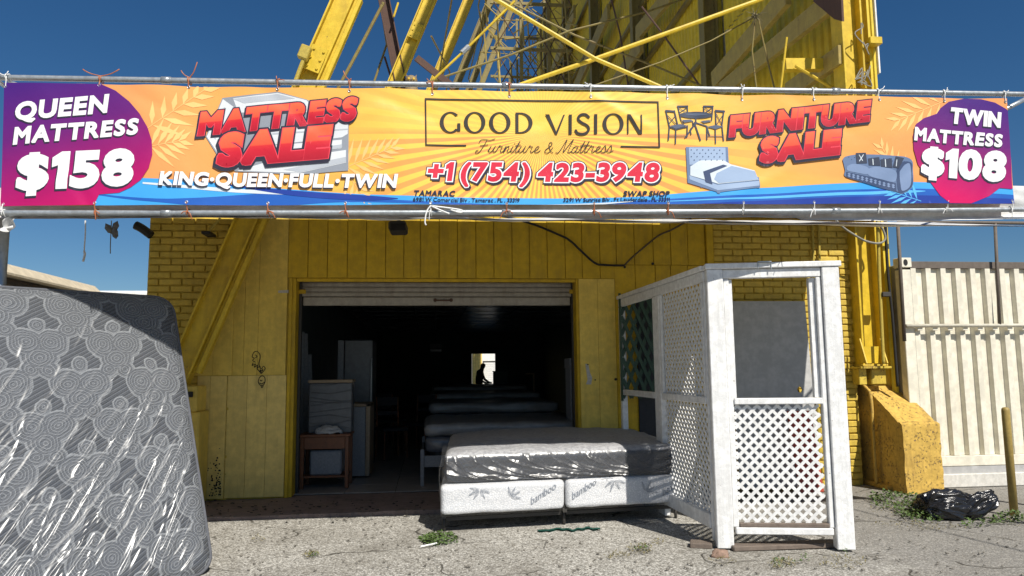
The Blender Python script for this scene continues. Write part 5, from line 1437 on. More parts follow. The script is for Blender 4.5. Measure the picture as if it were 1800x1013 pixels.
# ------------------------------------------------------------------ white lattice booth
booth = thing('lattice_booth', 'white timber lattice booth standing beside the doorway', 'booth', (2.42, 6.03, 0))
A, Bp = Vector((2.40, 6.05, 0)), Vector((3.40, 5.84, 0)); A2, B2 = Vector((2.33, 8.80, 0)), Vector((3.42, 8.80, 0))
fx = (Bp - A).normalized(); fn = Vector((-fx.y, fx.x, 0)); FL = (Bp - A).length
sx = (A2 - A).normalized(); sn = Vector((sx.y, -sx.x, 0)); SL = (A2 - A).length
def fsz(px, py):
    p = pN(px, py, A, fn); return (p - A).dot(fx), p.z
def ssz(px, py):
    p = pN(px, py, A, sn); return (p - A).dot(sx), p.z
def pan(name, m, O, dx, nrm, s0, s1, z0, z1, d0, d1, parent, c=.006):
    m_ = MB(); o_ = O + dx * (s0 + s1) / 2 + nrm * (d0 + d1) / 2 + Vector((0, 0, (z0 + z1) / 2))
    m_.obox(o_, dx * (s1 - s0) / 2, nrm * (d1 - d0) / 2, Vector((0, 0, (z1 - z0) / 2)), c); return m_.build(name, m, parent)
ZT = fsz(1300, 467)[1]
s_l0, s_l1 = fsz(1250, 700)[0], fsz(1279, 700)[0]
s_r0, s_r1 = fsz(1456, 700)[0], fsz(1487, 700)[0]
s_i0, s_i1 = fsz(1290, 700)[0], fsz(1446, 700)[0]
zt2 = fsz(1360, 487)[1]; zm0, zm1 = fsz(1360, 711)[1], fsz(1360, 700)[1]
zl0, zl1 = fsz(1375, 926)[1], fsz(1375, 712)[1]; zb0_, zb1_ = fsz(1380, 940)[1], fsz(1380, 928)[1]
pan('corner_post', 'white', A, fx, fn, s_l0, s_l1, 0.01, ZT - .03, -.02, .09, booth, .007)
pan('corner_post', 'white', A, fx, fn, s_r0, s_r1, 0.01, ZT - .03, -.02, .09, booth, .007)
pan('top_plate', 'white', A, fx, fn, s_l0 - .01, s_r1 + .02, ZT - .028, ZT + .02, -.03, .12, booth, .006)
pan('header', 'white', A, fx, fn, s_l1 + .003, s_r0 - .003, zt2 - .005, ZT - .032, .0, .05, booth)
pan('inner_frame', 'white', A, fx, fn, s_l1 + .003, s_i0, zb1_, zt2 - .008, .005, .07, booth)
pan('inner_frame', 'white', A, fx, fn, s_i1, s_r0 - .003, zb1_, zt2 - .008, .005, .07, booth)
pan('window_stop', 'white', A, fx, fn, s_i0 + .002, s_i0 + .03, zm1 + .002, zt2 - .01, .03, .07, booth, .003)
pan('window_stop', 'white', A, fx, fn, s_i1 - .05, s_i1 - .002, zm1 + .002, zt2 - .01, .04, .10, booth, .003)
pan('mid_rail', 'white', A, fx, fn, s_i0 + .002, s_i1 - .002, zm0, zm1, -.012, .06, booth)
pan('sill_board', 'oldwood', A, fx, fn, s_i0 + .004, s_i1 + .0, zb1_ + .002, zb1_ + .035, -.004, .05, booth)
pan('bottom_rail', 'white', A, fx, fn, s_i0 - .03, s_r0 - .02, zb0_, zb1_, -.018, .045, booth)
def lattice(O, dx, nrm, s0, s1, z0, z1, parent, pitch=.083, w=.0255, t=.006, m='lath', d0=0.03):
    lp_ = bpy.data.objects.new('lattice_panel', None); COL.objects.link(lp_); lp_.parent = parent; lp_.location = O + dx * s0 - parent.location
    for k, sg in enumerate((1, -1)):
        W_, H_ = s1 - s0, z1 - z0
        c_ = -H_ if sg > 0 else 0
        end = W_ if sg > 0 else W_ + H_
        c_ += pitch * .35
        while c_ < end:
            # line s = c + sg*z
            cand = []
            for z in (0, H_):
                s_ = c_ + sg * z
                if -1e-6 <= s_ <= W_ + 1e-6: cand.append((s_, z))
            for s_ in (0, W_):
                z = (s_ - c_) / sg
                if 1e-6 < z < H_ - 1e-6: cand.append((s_, z))
            if len(cand) >= 2:
                cand.sort(); a, e = cand[0], cand[-1]
                if math.hypot(a[0] - e[0], a[1] - e[1]) > .03:
                    P = O + dx * (s0 + a[0]) + Vector((0, 0, z0 + a[1])) + nrm * (d0 + k * (t + .0005))
                    Q = O + dx * (s0 + e[0]) + Vector((0, 0, z0 + e[1])) + nrm * (d0 + k * (t + .0005))
                    m_ = MB(); m_.bar(P, Q, w * rnd.uniform(.95, 1.05), t, nrm); m_.build('slat', m, lp_)
            c_ += pitch
    return lp_
lattice(A, fx, fn, s_i0 + .004, s_i1 - .02, zl0 - .01, zl1 - .002, booth)
# side towards the bed
q0 = ssz(1246, 600)[0]; m_l, m_r = ssz(1161, 600)[0], ssz(1150, 600)[0]
zS_t = ZT; zsm0, zsm1 = ssz(1200, 706)[1], ssz(1200, 694)[1]; zsb0, zsb1 = .16, .26
pan('top_plate', 'white', A, sx, sn, .10, SL - .0, ZT - .028, ZT + .018, -.03, .08, booth)
pan('header', 'white', A, sx, sn, .10, SL, ZT - .12, ZT - .031, -.01, .04, booth)
pan('stud', 'white', A, sx, sn, .10, q0 + .10, .05, ZT - .123, 0, .05, booth)
pan('mullion', 'white', A, sx, sn, m_l, m_r, .03, ZT - .123, -.012, .05, booth)
pan('wall_post', 'white', A, sx, sn, SL - .07, SL, .07, ZT - .123, -.01, .06, booth)
pan('mid_rail', 'white', A, sx, sn, q0 + .103, m_l - .003, zsm0, zsm1, -.01, .045, booth)
pan('mid_rail', 'white', A, sx, sn, m_r + .003, SL - .073, zsm0, zsm1, -.01, .045, booth)
pan('bottom_rail', 'white', A, sx, sn, q0 + .103, m_l - .003, zsb0 - .02, zsb1, -.012, .045, booth)
pan('trim_strip', 'white', A, sx, sn, q0 + .103, q0 + .135, zsm1 + .002, ZT - .124, -.006, .02, booth, .003)
pan('trim_strip', 'white', A, sx, sn, m_l - .04, m_l - .003, zsm1 + .002, ZT - .124, -.006, .02, booth, .003)
lattice(A, sx, sn, q0 + .11, m_l - .005, zsm1 + .002, ZT - .124, booth)
lattice(A, sx, sn, q0 + .11, m_l - .005, zsb1 + .002, zsm0 - .002, booth)
# expanding gate and dark door behind the open bay
gate = thing('folding_gate', 'dark green folding lattice gate in the rear bay of the white booth', 'gate', (2.5, 8.72, .7))
gx0, gx1 = pY(1093, 600, 8.70).x, pY(1151, 600, 8.70).x; gz0, gz1 = pY(1120, 700, 8.70).z, pY(1120, 520, 8.70).z + .03
def gate_slats():
    P = .105; c0 = gx0 - (gz1 - gz0)
    for sg in (1, -1):
        slope = 2.4
        n = int((gz1 - gz0) / (P * slope)) + 2
        for k in range(-n - 1, 6):
            c_ = gx0 + k * P * 1.0 if sg > 0 else gx1 - k * P
            seg = []
            za = (gx0 - c_) * slope * sg + gz0; zb = (gx1 - c_) * slope * sg + gz0
            lo, hi = min(za, zb), max(za, zb)
            z0_, z1_ = max(lo, gz0), min(hi, gz1)
            if z1_ - z0_ > .08:
                X = lambda z: c_ + sg * (z - gz0) / slope
                m_ = MB(); m_.bar((X(z0_), 8.70 + .008 * sg, z0_), (X(z1_), 8.70 + .008 * sg, z1_), .042, .006, (0, 1, 0)); m_.build('slat', 'green_gate', gate)
gate_slats()
for x in (gx0 - .012, gx1 + .012):
    m_ = MB(); m_.box(x - .012, x + .012, 8.683, 8.717, gz0 - .03, gz1); m_.build('upright', 'green_gate', gate)
m_ = MB(); m_.box(pY(1119, 600, YF).x, pY(1150, 600, YF).x, YF - .03, YF - .004, .07, 2.40, .004); m_.build
one('dark_door', m_, 'indark', 'dark narrow door behind the green folding gate', 'door')
# grey board leaning on the brick wall inside the booth
gb = MB()
b0, b1 = pY(1284, 530, 8.80), pY(1413, 528, 8.80)
hx = pY(1405, 685, 8.72)
def gbp(x, z): return (x, 8.62 + .16 * z / b0.z, z)
hole = [(hx.x + .036 * math.cos(2 * math.pi * k / 16), hx.z + .036 * math.sin(2 * math.pi * k / 16)) for k in range(16)]
outer = [(b0.x - .05, .06), (b1.x + .0, .06), (b1.x + .0, b0.z), (b0.x - .05, b0.z)]
V2 = [Vector(p) for p in outer + hole]; r3 = delaunay_2d_cdt(V2, [(i, (i + 1) % 4) for i in range(4)] + [(4 + i, 4 + (i + 1) % 16) for i in range(16)], [], 2, 1e-5)
fs = [f for f in r3[2] if len(f) and (sum((r3[0][i] for i in f), Vector((0, 0))) / len(f) - Vector((hx.x, hx.z))).length > .034]
nb_ = len(r3[0])
gb.add([gbp(*p) for p in r3[0]], fs); gb.add([Vector(gbp(*p)) + Vector((0, .018, 0)) for p in r3[0]], [tuple(f)[::-1] for f in fs])
gb.prism([gbp(*outer[0]), gbp(*outer[3]), Vector(gbp(*outer[3])) + Vector((-.002, 0, 0)), Vector(gbp(*outer[0])) + Vector((-.002, 0, 0))], (0, .018, 0))
gb.prism([gbp(*outer[1]), gbp(*outer[2]), Vector(gbp(*outer[2])) + Vector((.002, 0, 0)), Vector(gbp(*outer[1])) + Vector((.002, 0, 0))], (0, .018, 0))
one('grey_board', gb, 'board_grey', 'large grey board with a round hole leaning inside the booth', 'board')
m_ = MB(); a, e = pY(1425, 730, 8.1), pY(1452, 855, 8.1)
m_.bar((a.x + .04, 8.25, .05), (a.x + .04, 8.45, a.z + .03), .30, .03, (0, 1, 0), .006)
one('red_board', m_, 'red', 'orange-red board leaning on the brick wall, seen through the front lattice', 'board')
# planks on the ground below the booth
a, e = pZ(1284, 962, .02), pZ(1474, 955, .02)
m_ = MB(); m_.bar(a, e, .15, .04, (0, 0, 1), .006); one('plank', m_, 'oldwood', 'long weathered plank on the pavement between the booth posts', 'plank')
a, e = pZ(1213, 956, .02), pZ(1252, 958, .02)
m_ = MB(); m_.bar(a, e, .14, .045, (0, 0, 1), .006); one('plank', m_, 'oldwood', 'short weathered plank end left of the front booth post', 'plank')
MT['lump'] = paint('reddish_concrete', (0.30, 0.20, 0.15), 0.9, (0.1, .08, .06), .5, 6, .6)
def lump(c, s_, seed, n=3):
    bm = bmesh.new(); bmesh.ops.create_icosphere(bm, subdivisions=n, radius=1)
    m_ = MB()
    for v in bm.verts:
        k = 1 + .35 * fbm(v.co + Vector((seed, 0, 0)), 1.6, 3)
        v.co = Vector((v.co.x * s_[0] * k, v.co.y * s_[1] * k, max(-.3, v.co.z) * s_[2] * k))
    bm.verts.index_update(); m_.v = [tuple(v.co + c) for v in bm.verts]; m_.f = [tuple(v.index for v in f.verts) for f in bm.faces]; bm.free(); return m_
one('concrete_lump', lump(pZ(1266, 976, .01), (.07, .05, .045), 3), 'lump', 'small reddish lump of concrete at the foot of the front booth post', 'rubble', None, True)

# ------------------------------------------------------------------ clear plastic film
def film_mat(name, haze=.05, rough=.10, sc=(1, 1, 1), bumpd=.01, spec=.075):
    B = NB(name); p = B.obj()
    n = B.noise(B.mapn(p, sc), 6, 4, .6, .6); n2 = B.noise(p, 40, 3, .6)
    bp = B.bump(B.M('ADD', n, B.M('MULTIPLY', n2, .25)), .6, bumpd)
    gl = B.n('ShaderNodeBsdfGlossy'); gl.inputs['Roughness'].default_value = rough; gl.inputs['Color'].default_value = (.9, .9, .9, 1); B.t.links.new(bp, gl.inputs['Normal'])
    tr = B.n('ShaderNodeBsdfTransparent'); df = B.n('ShaderNodeBsdfDiffuse'); df.inputs[0].default_value = (.75, .76, .78, 1)
    m1 = B.n('ShaderNodeMixShader'); m1.inputs[0].default_value = haze; B.t.links.new(tr.outputs[0], m1.inputs[1]); B.t.links.new(df.outputs[0], m1.inputs[2])
    m2 = B.n('ShaderNodeMixShader'); m2.inputs[0].default_value = spec
    B.t.links.new(m1.outputs[0], m2.inputs[1]); B.t.links.new(gl.outputs[0], m2.inputs[2])
    return B.done(m2.outputs[0])
MT['film'] = film_mat('clear_plastic_film', .035, .27, (1, 1, 1), .002, .042)
MT['film2'] = film_mat('clear_plastic_film_on_bed', .025, .30, (1, 1, 1), .003, .055)

# ------------------------------------------------------------------ the big mattress leaning at left
def lace_mat():
    B = NB('grey_lace_print_ticking'); u0, v0, _ = B.sep(B.uv())
    w1 = B.noise(B.comb(u0, v0, 3.0), 5.5, 2); w2 = B.noise(B.comb(u0, v0, 9.0), 5.5, 2); w3 = B.noise(B.comb(u0, v0, 5.0), 28, 2)
    u = B.M('ADD', u0, B.M('MULTIPLY', B.M('SUBTRACT', w1, .5), .060)); v = B.M('ADD', v0, B.M('MULTIPLY', B.M('SUBTRACT', w2, .5), .060))
    PX, PY_ = .52, .66
    def dist(a, b_, ea=1.0):
        return B.M('SQRT', B.M('ADD', B.M('MULTIPLY', B.M('MULTIPLY', a, a), ea), B.M('MULTIPLY', b_, b_)))
    ds = []
    for o_ in (0.0, .5):
        uu = B.M('ADD', B.M('DIVIDE', u, PX), o_); vv = B.M('ADD', B.M('DIVIDE', v, PY_), o_)
        cu_ = B.M('MULTIPLY', B.M('SUBTRACT', B.M('FRACT', uu), .5), PX); cv_ = B.M('MULTIPLY', B.M('SUBTRACT', B.M('FRACT', vv), .5), PY_)
        au = B.M('ABSOLUTE', cu_)
        side = B.M('ADD', dist(B.M('SUBTRACT', au, .085), B.M('SUBTRACT', cv_, .045)), .0)           # paired scrolls
        arch = B.M('ADD', dist(cu_, B.M('ADD', cv_, .075), .8), .012)                                   # arch under them
        low = B.M('ADD', dist(B.M('SUBTRACT', au, .060), B.M('ADD', cv_, .175)), .050)                  # small lower pair
        top = B.M('ADD', dist(cu_, B.M('SUBTRACT', cv_, .20), 1.3), .060)                               # crest
        ds.append(B.M('MINIMUM', B.M('MINIMUM', side, arch), B.M('MINIMUM', low, top)))
    d = B.M('MINIMUM', ds[0], ds[1])
    d = B.M('ADD', d, B.M('MULTIPLY', B.M('SUBTRACT', w3, .5), .010))
    inside = B.M('SUBTRACT', 1.0, B.step(d, .122, .132))
    rings = B.M('SINE', B.M('MULTIPLY', d, 2 * math.pi / .0215))
    hatch = B.M('SINE', B.M('MULTIPLY', B.M('ADD', B.M('MULTIPLY', u0, .8), v0), 2 * math.pi / .0085))
    line = B.M('MULTIPLY', B.step(rings, .35, .95), B.M('ADD', .35, B.M('MULTIPLY', B.step(hatch, -.6, .5), .40)))
    line = B.M('MAXIMUM', line, B.M('MULTIPLY', B.step(hatch, .0, .9), .16))
    rim = B.M('MULTIPLY', B.step(d, .112, .118), B.M('SUBTRACT', 1.0, B.step(d, .124, .132)))
    line = B.M('MULTIPLY', B.M('MAXIMUM', line, B.M('MULTIPLY', rim, .7)), inside)
    cord = B.M('ADD', B.M('MULTIPLY', u0, -.62), v0)
    st = B.M('SINE', B.M('MULTIPLY', B.M('ADD', cord, B.M('MULTIPLY', w3, .005)), 2 * math.pi / .034))
    base = B.mix(B.step(st, -.8, .3), (.040, .045, .054), (.088, .096, .110))
    base = B.mix(B.M('MULTIPLY', inside, .55), base, (.098, .106, .120))
    col = B.mix(B.M('MULTIPLY', line, .9), base, (.30, .315, .33))
    h = B.M('ADD', B.M('MULTIPLY', B.M('POWER', B.M('ABSOLUTE', st), .5), B.M('SUBTRACT', 1.3, B.M('MULTIPLY', inside, .7))), B.M('MULTIPLY', rings, B.M('MULTIPLY', inside, .4)))
    return B.done(B.bsdf(col, .75, B.bump(h, .65, .012), .2))
MT['lace'] = lace_mat()
MT['ticking'] = flat('dark_grey_mattress_border', (.10, .105, .12), .8, .2, .1)
GA, LAM = R(41), R(23.75)
mB = Vector((-1.617, 5.937, 0.012))
md_ = Vector((-math.cos(GA), -math.sin(GA), 0)); mn = Vector((-math.sin(GA), math.cos(GA), 0))
mu = (mn * math.sin(LAM) + Vector((0, 0, 1)) * math.cos(LAM)).normalized()
mf_ = (mu.cross(md_)).normalized()
if mf_.dot(CAM - mB) < 0: mf_ = -mf_           # out of the printed face
MW, MH, MR, MTH = 1.66, 2.34, .15, .19
def rrect(a, b_):
    p = Vector((a * MW / 2, b_ * MH / 2)); c = Vector((max(-MW / 2 + MR, min(MW / 2 - MR, p.x)), max(-MH / 2 + MR, min(MH / 2 - MR, p.y))))
    d = p - c
    if abs(d.x) > 1e-9 and abs(d.y) > 1e-9: d = d * (max(abs(d.x), abs(d.y)) / d.length)
    return c + d
def mworld(x, y, h): return mB + md_ * (MW / 2 - x) + mu * (y + MH / 2) + mf_ * h
def mface(a, b_, off=0.0):
    q = rrect(a, b_); e = min((1 - abs(a)) * MW / 2, (1 - abs(b_)) * MH / 2)
    h = .045 * (1 - math.exp(-e / .05)) + .012 * fbm((q.x, q.y, 2), 2.0) * min(1, e / .1)
    return q, h + off
floral = thing('floral_mattress', 'large grey floral-print mattress in clear plastic leaning at the left', 'mattress', tuple(mB))
N1, N2 = 90, 120
m_ = MB(); uvl = []
for j in range(N2 + 1):
    for i in range(N1 + 1):
        q, h = mface(-1 + 2 * i / N1, -1 + 2 * j / N2); m_.v.append(mworld(q.x, q.y, h)); uvl.append((q.x + 1, q.y + 1))
m_.f = [(j * (N1 + 1) + i, j * (N1 + 1) + i + 1, (j + 1) * (N1 + 1) + i + 1, (j + 1) * (N1 + 1) + i) for j in range(N2) for i in range(N1)]
def outward(m_, nrm):
    a, b_, c = (Vector(m_.v[i]) for i in m_.f[len(m_.f) // 2][:3])
    if (b_ - a).cross(c - a).dot(nrm) < 0: m_.f = [f[::-1] for f in m_.f]
outward(m_, mf_)
me = m_.mesh('quilted_face', 'lace', True); ul = me.uv_layers.new(name='UV')
for l in me.loops: ul.data[l.index].uv = uvl[l.vertex_index]
link('quilted_face', me, floral)
bord = [rrect(-1 + 2 * i / N1, -1) for i in range(N1)] + [rrect(1, -1 + 2 * j / N2) for j in range(N2)] + [rrect(1 - 2 * i / N1, 1) for i in range(N1)] + [rrect(-1, 1 - 2 * j / N2) for j in range(N2)]
nb_ = len(bord); m_ = MB()
for h, k in ((-.0, 1.0), (-.03, 1.006), (-MTH + .03, 1.006), (-MTH, 1.0)): m_.v += [mworld(q.x * k, q.y * k, h) for q in bord]
m_.f = [(l * nb_ + i, l * nb_ + (i + 1) % nb_, (l + 1) * nb_ + (i + 1) % nb_, (l + 1) * nb_ + i) for l in range(3) for i in range(nb_)] + [tuple(range(3 * nb_, 4 * nb_))]
m_.build('border', 'ticking', floral, True)
for h in (0.0, -MTH):
    m_ = MB(); pts = [mworld(q.x * 1.004, q.y * 1.003, h) for q in bord[::2]]; m_.tube(pts + [pts[0]], .013, 6); m_.build('piping', 'ticking', floral, True)
# film with diagonal creases
rs = np.random.RandomState(5)
N1, N2 = 260, 340
aa, bb = np.meshgrid(np.linspace(-1, 1, N1 + 1), np.linspace(-1, 1, N2 + 1))
Q = np.array([[tuple(rrect(a, b_)) for a in np.linspace(-1, 1, N1 + 1)] for b_ in np.linspace(-1, 1, N2 + 1)])
ee = np.minimum((1 - abs(aa)) * MW / 2, (1 - abs(bb)) * MH / 2)
hh = .045 * (1 - np.exp(-ee / .05)) + .012
def crease(n, x0, x1, y0, y1, ang, L, wd, am):
    global hh
    for _ in range(n):
        cx, cy = rs.uniform(x0, x1), rs.uniform(y0, y1); a = R(rs.normal(ang, 7)); l = L * rs.uniform(.4, 1.3); w = wd * rs.uniform(.6, 1.5)
        dx, dy = Q[..., 0] - cx, Q[..., 1] - cy
        s_ = dx * math.cos(a) + dy * math.sin(a); t_ = -dx * math.sin(a) + dy * math.cos(a) + .25 * s_ * s_ * rs.uniform(-1, 1)
        t_ = t_ + .004 * np.sin(s_ * rs.uniform(8, 22) + rs.uniform(0, 6))
        hh = hh + am * rs.uniform(.4, 1.2) * np.exp(-(t_ / w) ** 2) * np.clip(1 - (s_ / l) ** 2, 0, 1) ** .7
crease(70, -.8, .8, -1.1, -.1, 52, .40, .012, .007)
crease(46, .0, .8, -1.15, .15, 55, .40, .011, .008)
crease(40, -.8, .8, -.4, .5, 50, .26, .010, .005)
crease(16, -.8, .8, .4, 1.1, 60, .12, .010, .004)
crease(40, -.7, .8, -1.15, -.7, 55, .34, .009, .010)
crease(40, -.8, .8, -1.15, .3, 48, .10, .008, .003)
m_ = MB()
m_.v = [tuple(mworld(Q[j, i, 0] * 1.003, Q[j, i, 1] * 1.002, float(hh[j, i]))) for j in range(N2 + 1) for i in range(N1 + 1)]
m_.f = [(j * (N1 + 1) + i, j * (N1 + 1) + i + 1, (j + 1) * (N1 + 1) + i + 1, (j + 1) * (N1 + 1) + i) for j in range(N2) for i in range(N1)]
outward(m_, mf_)
m_.build('plastic_wrap', 'film', floral, True)

# ------------------------------------------------------------------ the bed on the pavement
bO = Vector((.105, 6.93, 0)); bX = Vector((2.34, .25, 0)).normalized(); bY = Vector((.055, .998, 0)); bW, bL = 2.40, 1.93
def bw_(x, y, z): return bO + bX * x + bY * y + Vector((0, 0, z))
def quilt_white():
    B = NB('white_knitted_box_spring_fabric'); p = B.obj()
    v_ = B.vor(B.mapn(p, (1, 1, 1)), 70); n = B.noise(p, 9, 3)
    col = B.mix(B.step(v_, .2, .6), (.74, .74, .75), (.58, .59, .61))
    return B.done(B.bsdf(col, .7, B.bump(B.M('ADD', v_, n), .35, .008), .25))
MT['boxfab'] = quilt_white()
def mat_top():
    B = NB('bed_mattress_fabric'); p = B.obj(); nrm = B.n('ShaderNodeNewGeometry').outputs['Normal']; nz = B.sep(nrm)[2]
    x, y, z = B.sep(p)
    q1 = B.M('ABSOLUTE', B.M('SINE', B.M('MULTIPLY', B.M('ADD', x, z), 22.0))); q2 = B.M('ABSOLUTE', B.M('SINE', B.M('MULTIPLY', B.M('SUBTRACT', x, z), 22.0)))
    ln = B.M('SUBTRACT', 1.0, B.step(B.M('MINIMUM', q1, q2), .02, .10))
    side = B.mix(B.M('MULTIPLY', ln, .4), (.045, .047, .054), (.12, .12, .13))
    n = B.noise(B.mapn(p, (10, 18, 10)), 2.2, 4, .6, 1.0)
    top = B.mix(B.step(n, .4, .6), (.40, .40, .41), (.27, .27, .285))
    col = B.mix(B.step(nz, .35, .62), side, top)
    return B.done(B.bsdf(col, .7, B.bump(n, .4, .012), .25))
MT['bedfab'] = mat_top()
def to_bed(m_):     # from local bed coordinates to the world
    m_.v = [tuple(bw_(*v)) for v in m_.v]; return m_
ZB0, ZB1, ZB2 = .172, .452, .745
for k, (x0, x1, dy, lab) in enumerate(((.0, bW / 2 - .008, .0, 'left of the two white box springs with bamboo leaf print under the wrapped mattress'), (bW / 2 + .008, bW, .02, 'right of the two white box springs with bamboo leaf print, beside the lattice booth'))):
    bs = thing('box_spring', lab, 'box spring', tuple(bw_(x0, dy, .17)), 'box springs under the wrapped mattress')
    to_bed(puffy(x0, x1, dy, bL, ZB0, ZB1 - .004, .006, 4 * k, 26, .045)).build('cover', 'boxfab', bs, True)
    # printed leaves and word on the front
    def bmap(x, y, dy=dy): return tuple(bw_(x, dy - .009, y))
    def leafset(cx, cz, s_, angs):
        out = []
        for a in angs:
            a = R(a); d = Vector((math.cos(a), math.sin(a))); n = Vector((-d.y, d.x)); c = Vector((cx, cz))
            L2 = .13 * s_ * rnd.uniform(.8, 1.15); out += [q_ for q_ in stroke([c + d * .012, c + d * L2 * .4 + n * .011, c + d * L2, c + d * L2 * .45 - n * .011, c + d * .012], .0035)]; out.append([c + d * .02, c + d * L2 * .5 + n * .003, c + d * L2, c + d * L2 * .5 - n * .003])
        return out
    Kx = 1000.0
    sets = [(.37, .40, .9, (170, 205, 235, 300, 340)), (.66, .32, .9, (100, 60, 25, -10))] if k == 0 else [(1.70, .435, 1.0, (172, 215, 250, 300, 340)), (2.02, .30, 1.0, (110, 60, 25, -5))]
    PP = []
    for st_ in sets: PP += leafset(*st_)
    PPm = [[(q.x * Kx, -q.y * Kx) for q in p_] for p_ in PP]
    art('leaf_print', IK['mattdk'], 0, polys=PPm, clip=False, parent=bs, mapper=lambda x, y: bmap(x / Kx, -y / Kx))
    for wx, wz in (((.86, .235),) if k == 0 else ((1.27, .26), (2.20, .25))):
        L_ = .30 if wx < 2.2 else .19
        a = Vector((wx * Kx, -wz * Kx)); e = a + Vector((L_ * .82 * Kx, -L_ * .46 * Kx))
        text('lettering', 'bamboo' if wx < 2.2 else 'bamb', a, e, 70, 70, IK['mattdk'], 0, .002, .0, .07, uvf=False, parent=bs, mapper=lambda x, y: bmap(x / Kx, -y / Kx))
    # cling film over the box
    N1, N2 = 120, 40; m_ = MB()
    for j in range(N2 + 1):
        for i in range(N1 + 1):
            x = x0 + (x1 - x0) * i / N1; v = j / N2
            yy = dy - .016; z = ZB1 - (ZB1 - ZB0 + .01) * v
            if v < .08: yy += (.08 - v) * .35
            if v > .92: yy += (v - .92) * .4
            w = mnoise.noise(Vector((x * 9, z * 9 + x * 4, 3 + k))) * .006 + abs(mnoise.noise(Vector((x * 22 - z * 16, z * 14, 8)))) * .006
            ed = min(x - x0, x1 - x); 
            if k == 0 and x - x0 < .16: w += .012 * abs(mnoise.noise(Vector((x * 30, z * 20, 2)))) * (1 - (x - x0) / .16)
            if ed < .03: yy += (.03 - ed) * .6
            m_.v.append((x, yy - w, z))
    m_.f = [(j * (N1 + 1) + i, (j + 1) * (N1 + 1) + i, (j + 1) * (N1 + 1) + i + 1, j * (N1 + 1) + i + 1) for j in range(N2) for i in range(N1)]
    to_bed(m_); m_.build('plastic_wrap', 'film2', bs, True)
mt_ = thing('wrapped_mattress', 'thick grey mattress in clear plastic on white box springs, half in sunlight', 'mattress', tuple(bw_(0, 0, .45)))
m_ = puffy(.03, bW - .02, .015, bL, ZB1 + .002, ZB2, .008, 2, 40, .085)
for i, (x, y, z) in enumerate(m_.v):
    if z > .6: z += .055 * max(0, 1 - ((x - bW / 2) / (bW / 2)) ** 2) ** .6 * min(1, max(0, (y - .0) / .5)) * (z - .6) / .145
    m_.v[i] = (x, y, z)
to_bed(m_).build('body', 'bedfab', mt_, True)
SWOOP = [(.12, .22, .85, .05, .020), (.02, .30, .95, .06, .022), (.30, .30, .78, .05, .024), (.46, .34, .88, .045, .022), (.62, .30, .60, .04, .018), (.80, .34, .80, .05, .026), (1.05, .32, .72, .045, .024), (1.18, .36, .90, .05, .020), (1.40, .30, .66, .045, .022), (1.62, .30, .82, .05, .020), (1.85, .28, .7, .045, .018), (-.25, .4, .8, .05, .02)]
N1, N2 = 320, 110; m_ = MB()
for j in range(N2 + 1):
    for i in range(N1 + 1):
        x = .01 + (bW - .01) * i / N1; v = j / N2
        # path: along the top, over the edge, down the front
        if v < .35:
            y = .09 + (.35 - v) * 1.2; z = ZB2 + .010 + .05 * max(0, 1 - ((x - bW / 2) / (bW / 2)) ** 2) ** .6 * min(1, y / .5); nx_ = (0, 0, 1)
        elif v < .5:
            a = (v - .35) / .15 * math.pi / 2; y = .09 - .098 * math.sin(a); z = ZB2 + .010 - .09 * (1 - math.cos(a)); nx_ = (0, -math.sin(a), math.cos(a))
        else:
            y = -.008; z = ZB2 - .08 - (v - .5) / .5 * (ZB2 - .08 - ZB1 + .015); nx_ = (0, -1, 0)
        f = max(0, (v - .42) / .58)
        am = .003 * mnoise.noise(Vector((x * 14, v * 9, 2))) + .002 * mnoise.noise(Vector((x * 34, v * 22, 6)))
        for (sx0, sl_, sh_, sw_, sa_) in SWOOP:
            if x > sx0 - .02:
                q_ = (x - sx0) / sl_
                if q_ < 3.2:
                    c_ = .10 + sh_ * (1 - math.exp(-q_ * 1.15)); wv = 2.3 * sw_ * (1 + .4 * math.sin(q_ * 5 + sx0 * 9) + .5 * mnoise.noise(Vector((x * 9, sx0, 4))))
                    t_ = (c_ - f) / max(.02, wv)
                    pr_f = (1 - t_) if 0 <= t_ < 1 else (max(0, 1 + t_ * 3.5) if t_ < 0 else 0)
                    am += .62 * wv * .29 * pr_f * min(1, (q_ + .06) * 5) * max(0, 1 - q_ / 3.2) ** .6
        am *= .35 + .65 * min(1, f * 5)
        if .44 < v < .56: am += .004 * abs(mnoise.noise(Vector((x * 22, v * 10, 3))))
        if x > bW - .06: y += (x - bW + .06) * 1.0
        if x < .06: y += (.06 - x) * 1.2
        m_.v.append((x + nx_[0] * am, y + nx_[1] * am, z + nx_[2] * am))
m_.f = [(j * (N1 + 1) + i, (j + 1) * (N1 + 1) + i, (j + 1) * (N1 + 1) + i + 1, j * (N1 + 1) + i + 1) for j in range(N2) for i in range(N1)]
to_bed(m_); m_.build('plastic_wrap', 'film2', mt_, True)
# loose film bunched at the left end
m_ = MB()
def bunch(u, v):
    y = .015 + u * .3; z = .68 - v * .40; x = .012 - .02 * math.sin(v * 3.1) - .02 * abs(mnoise.noise(Vector((y * 9, z * 12, 4)))) - .012 * mnoise.noise(Vector((y * 25, z * 20, 1)))
    return tuple(bw_(x, y, z))
m_.grid(60, 50, bunch); m_.build('loose_wrap', 'film2', mt_, True)
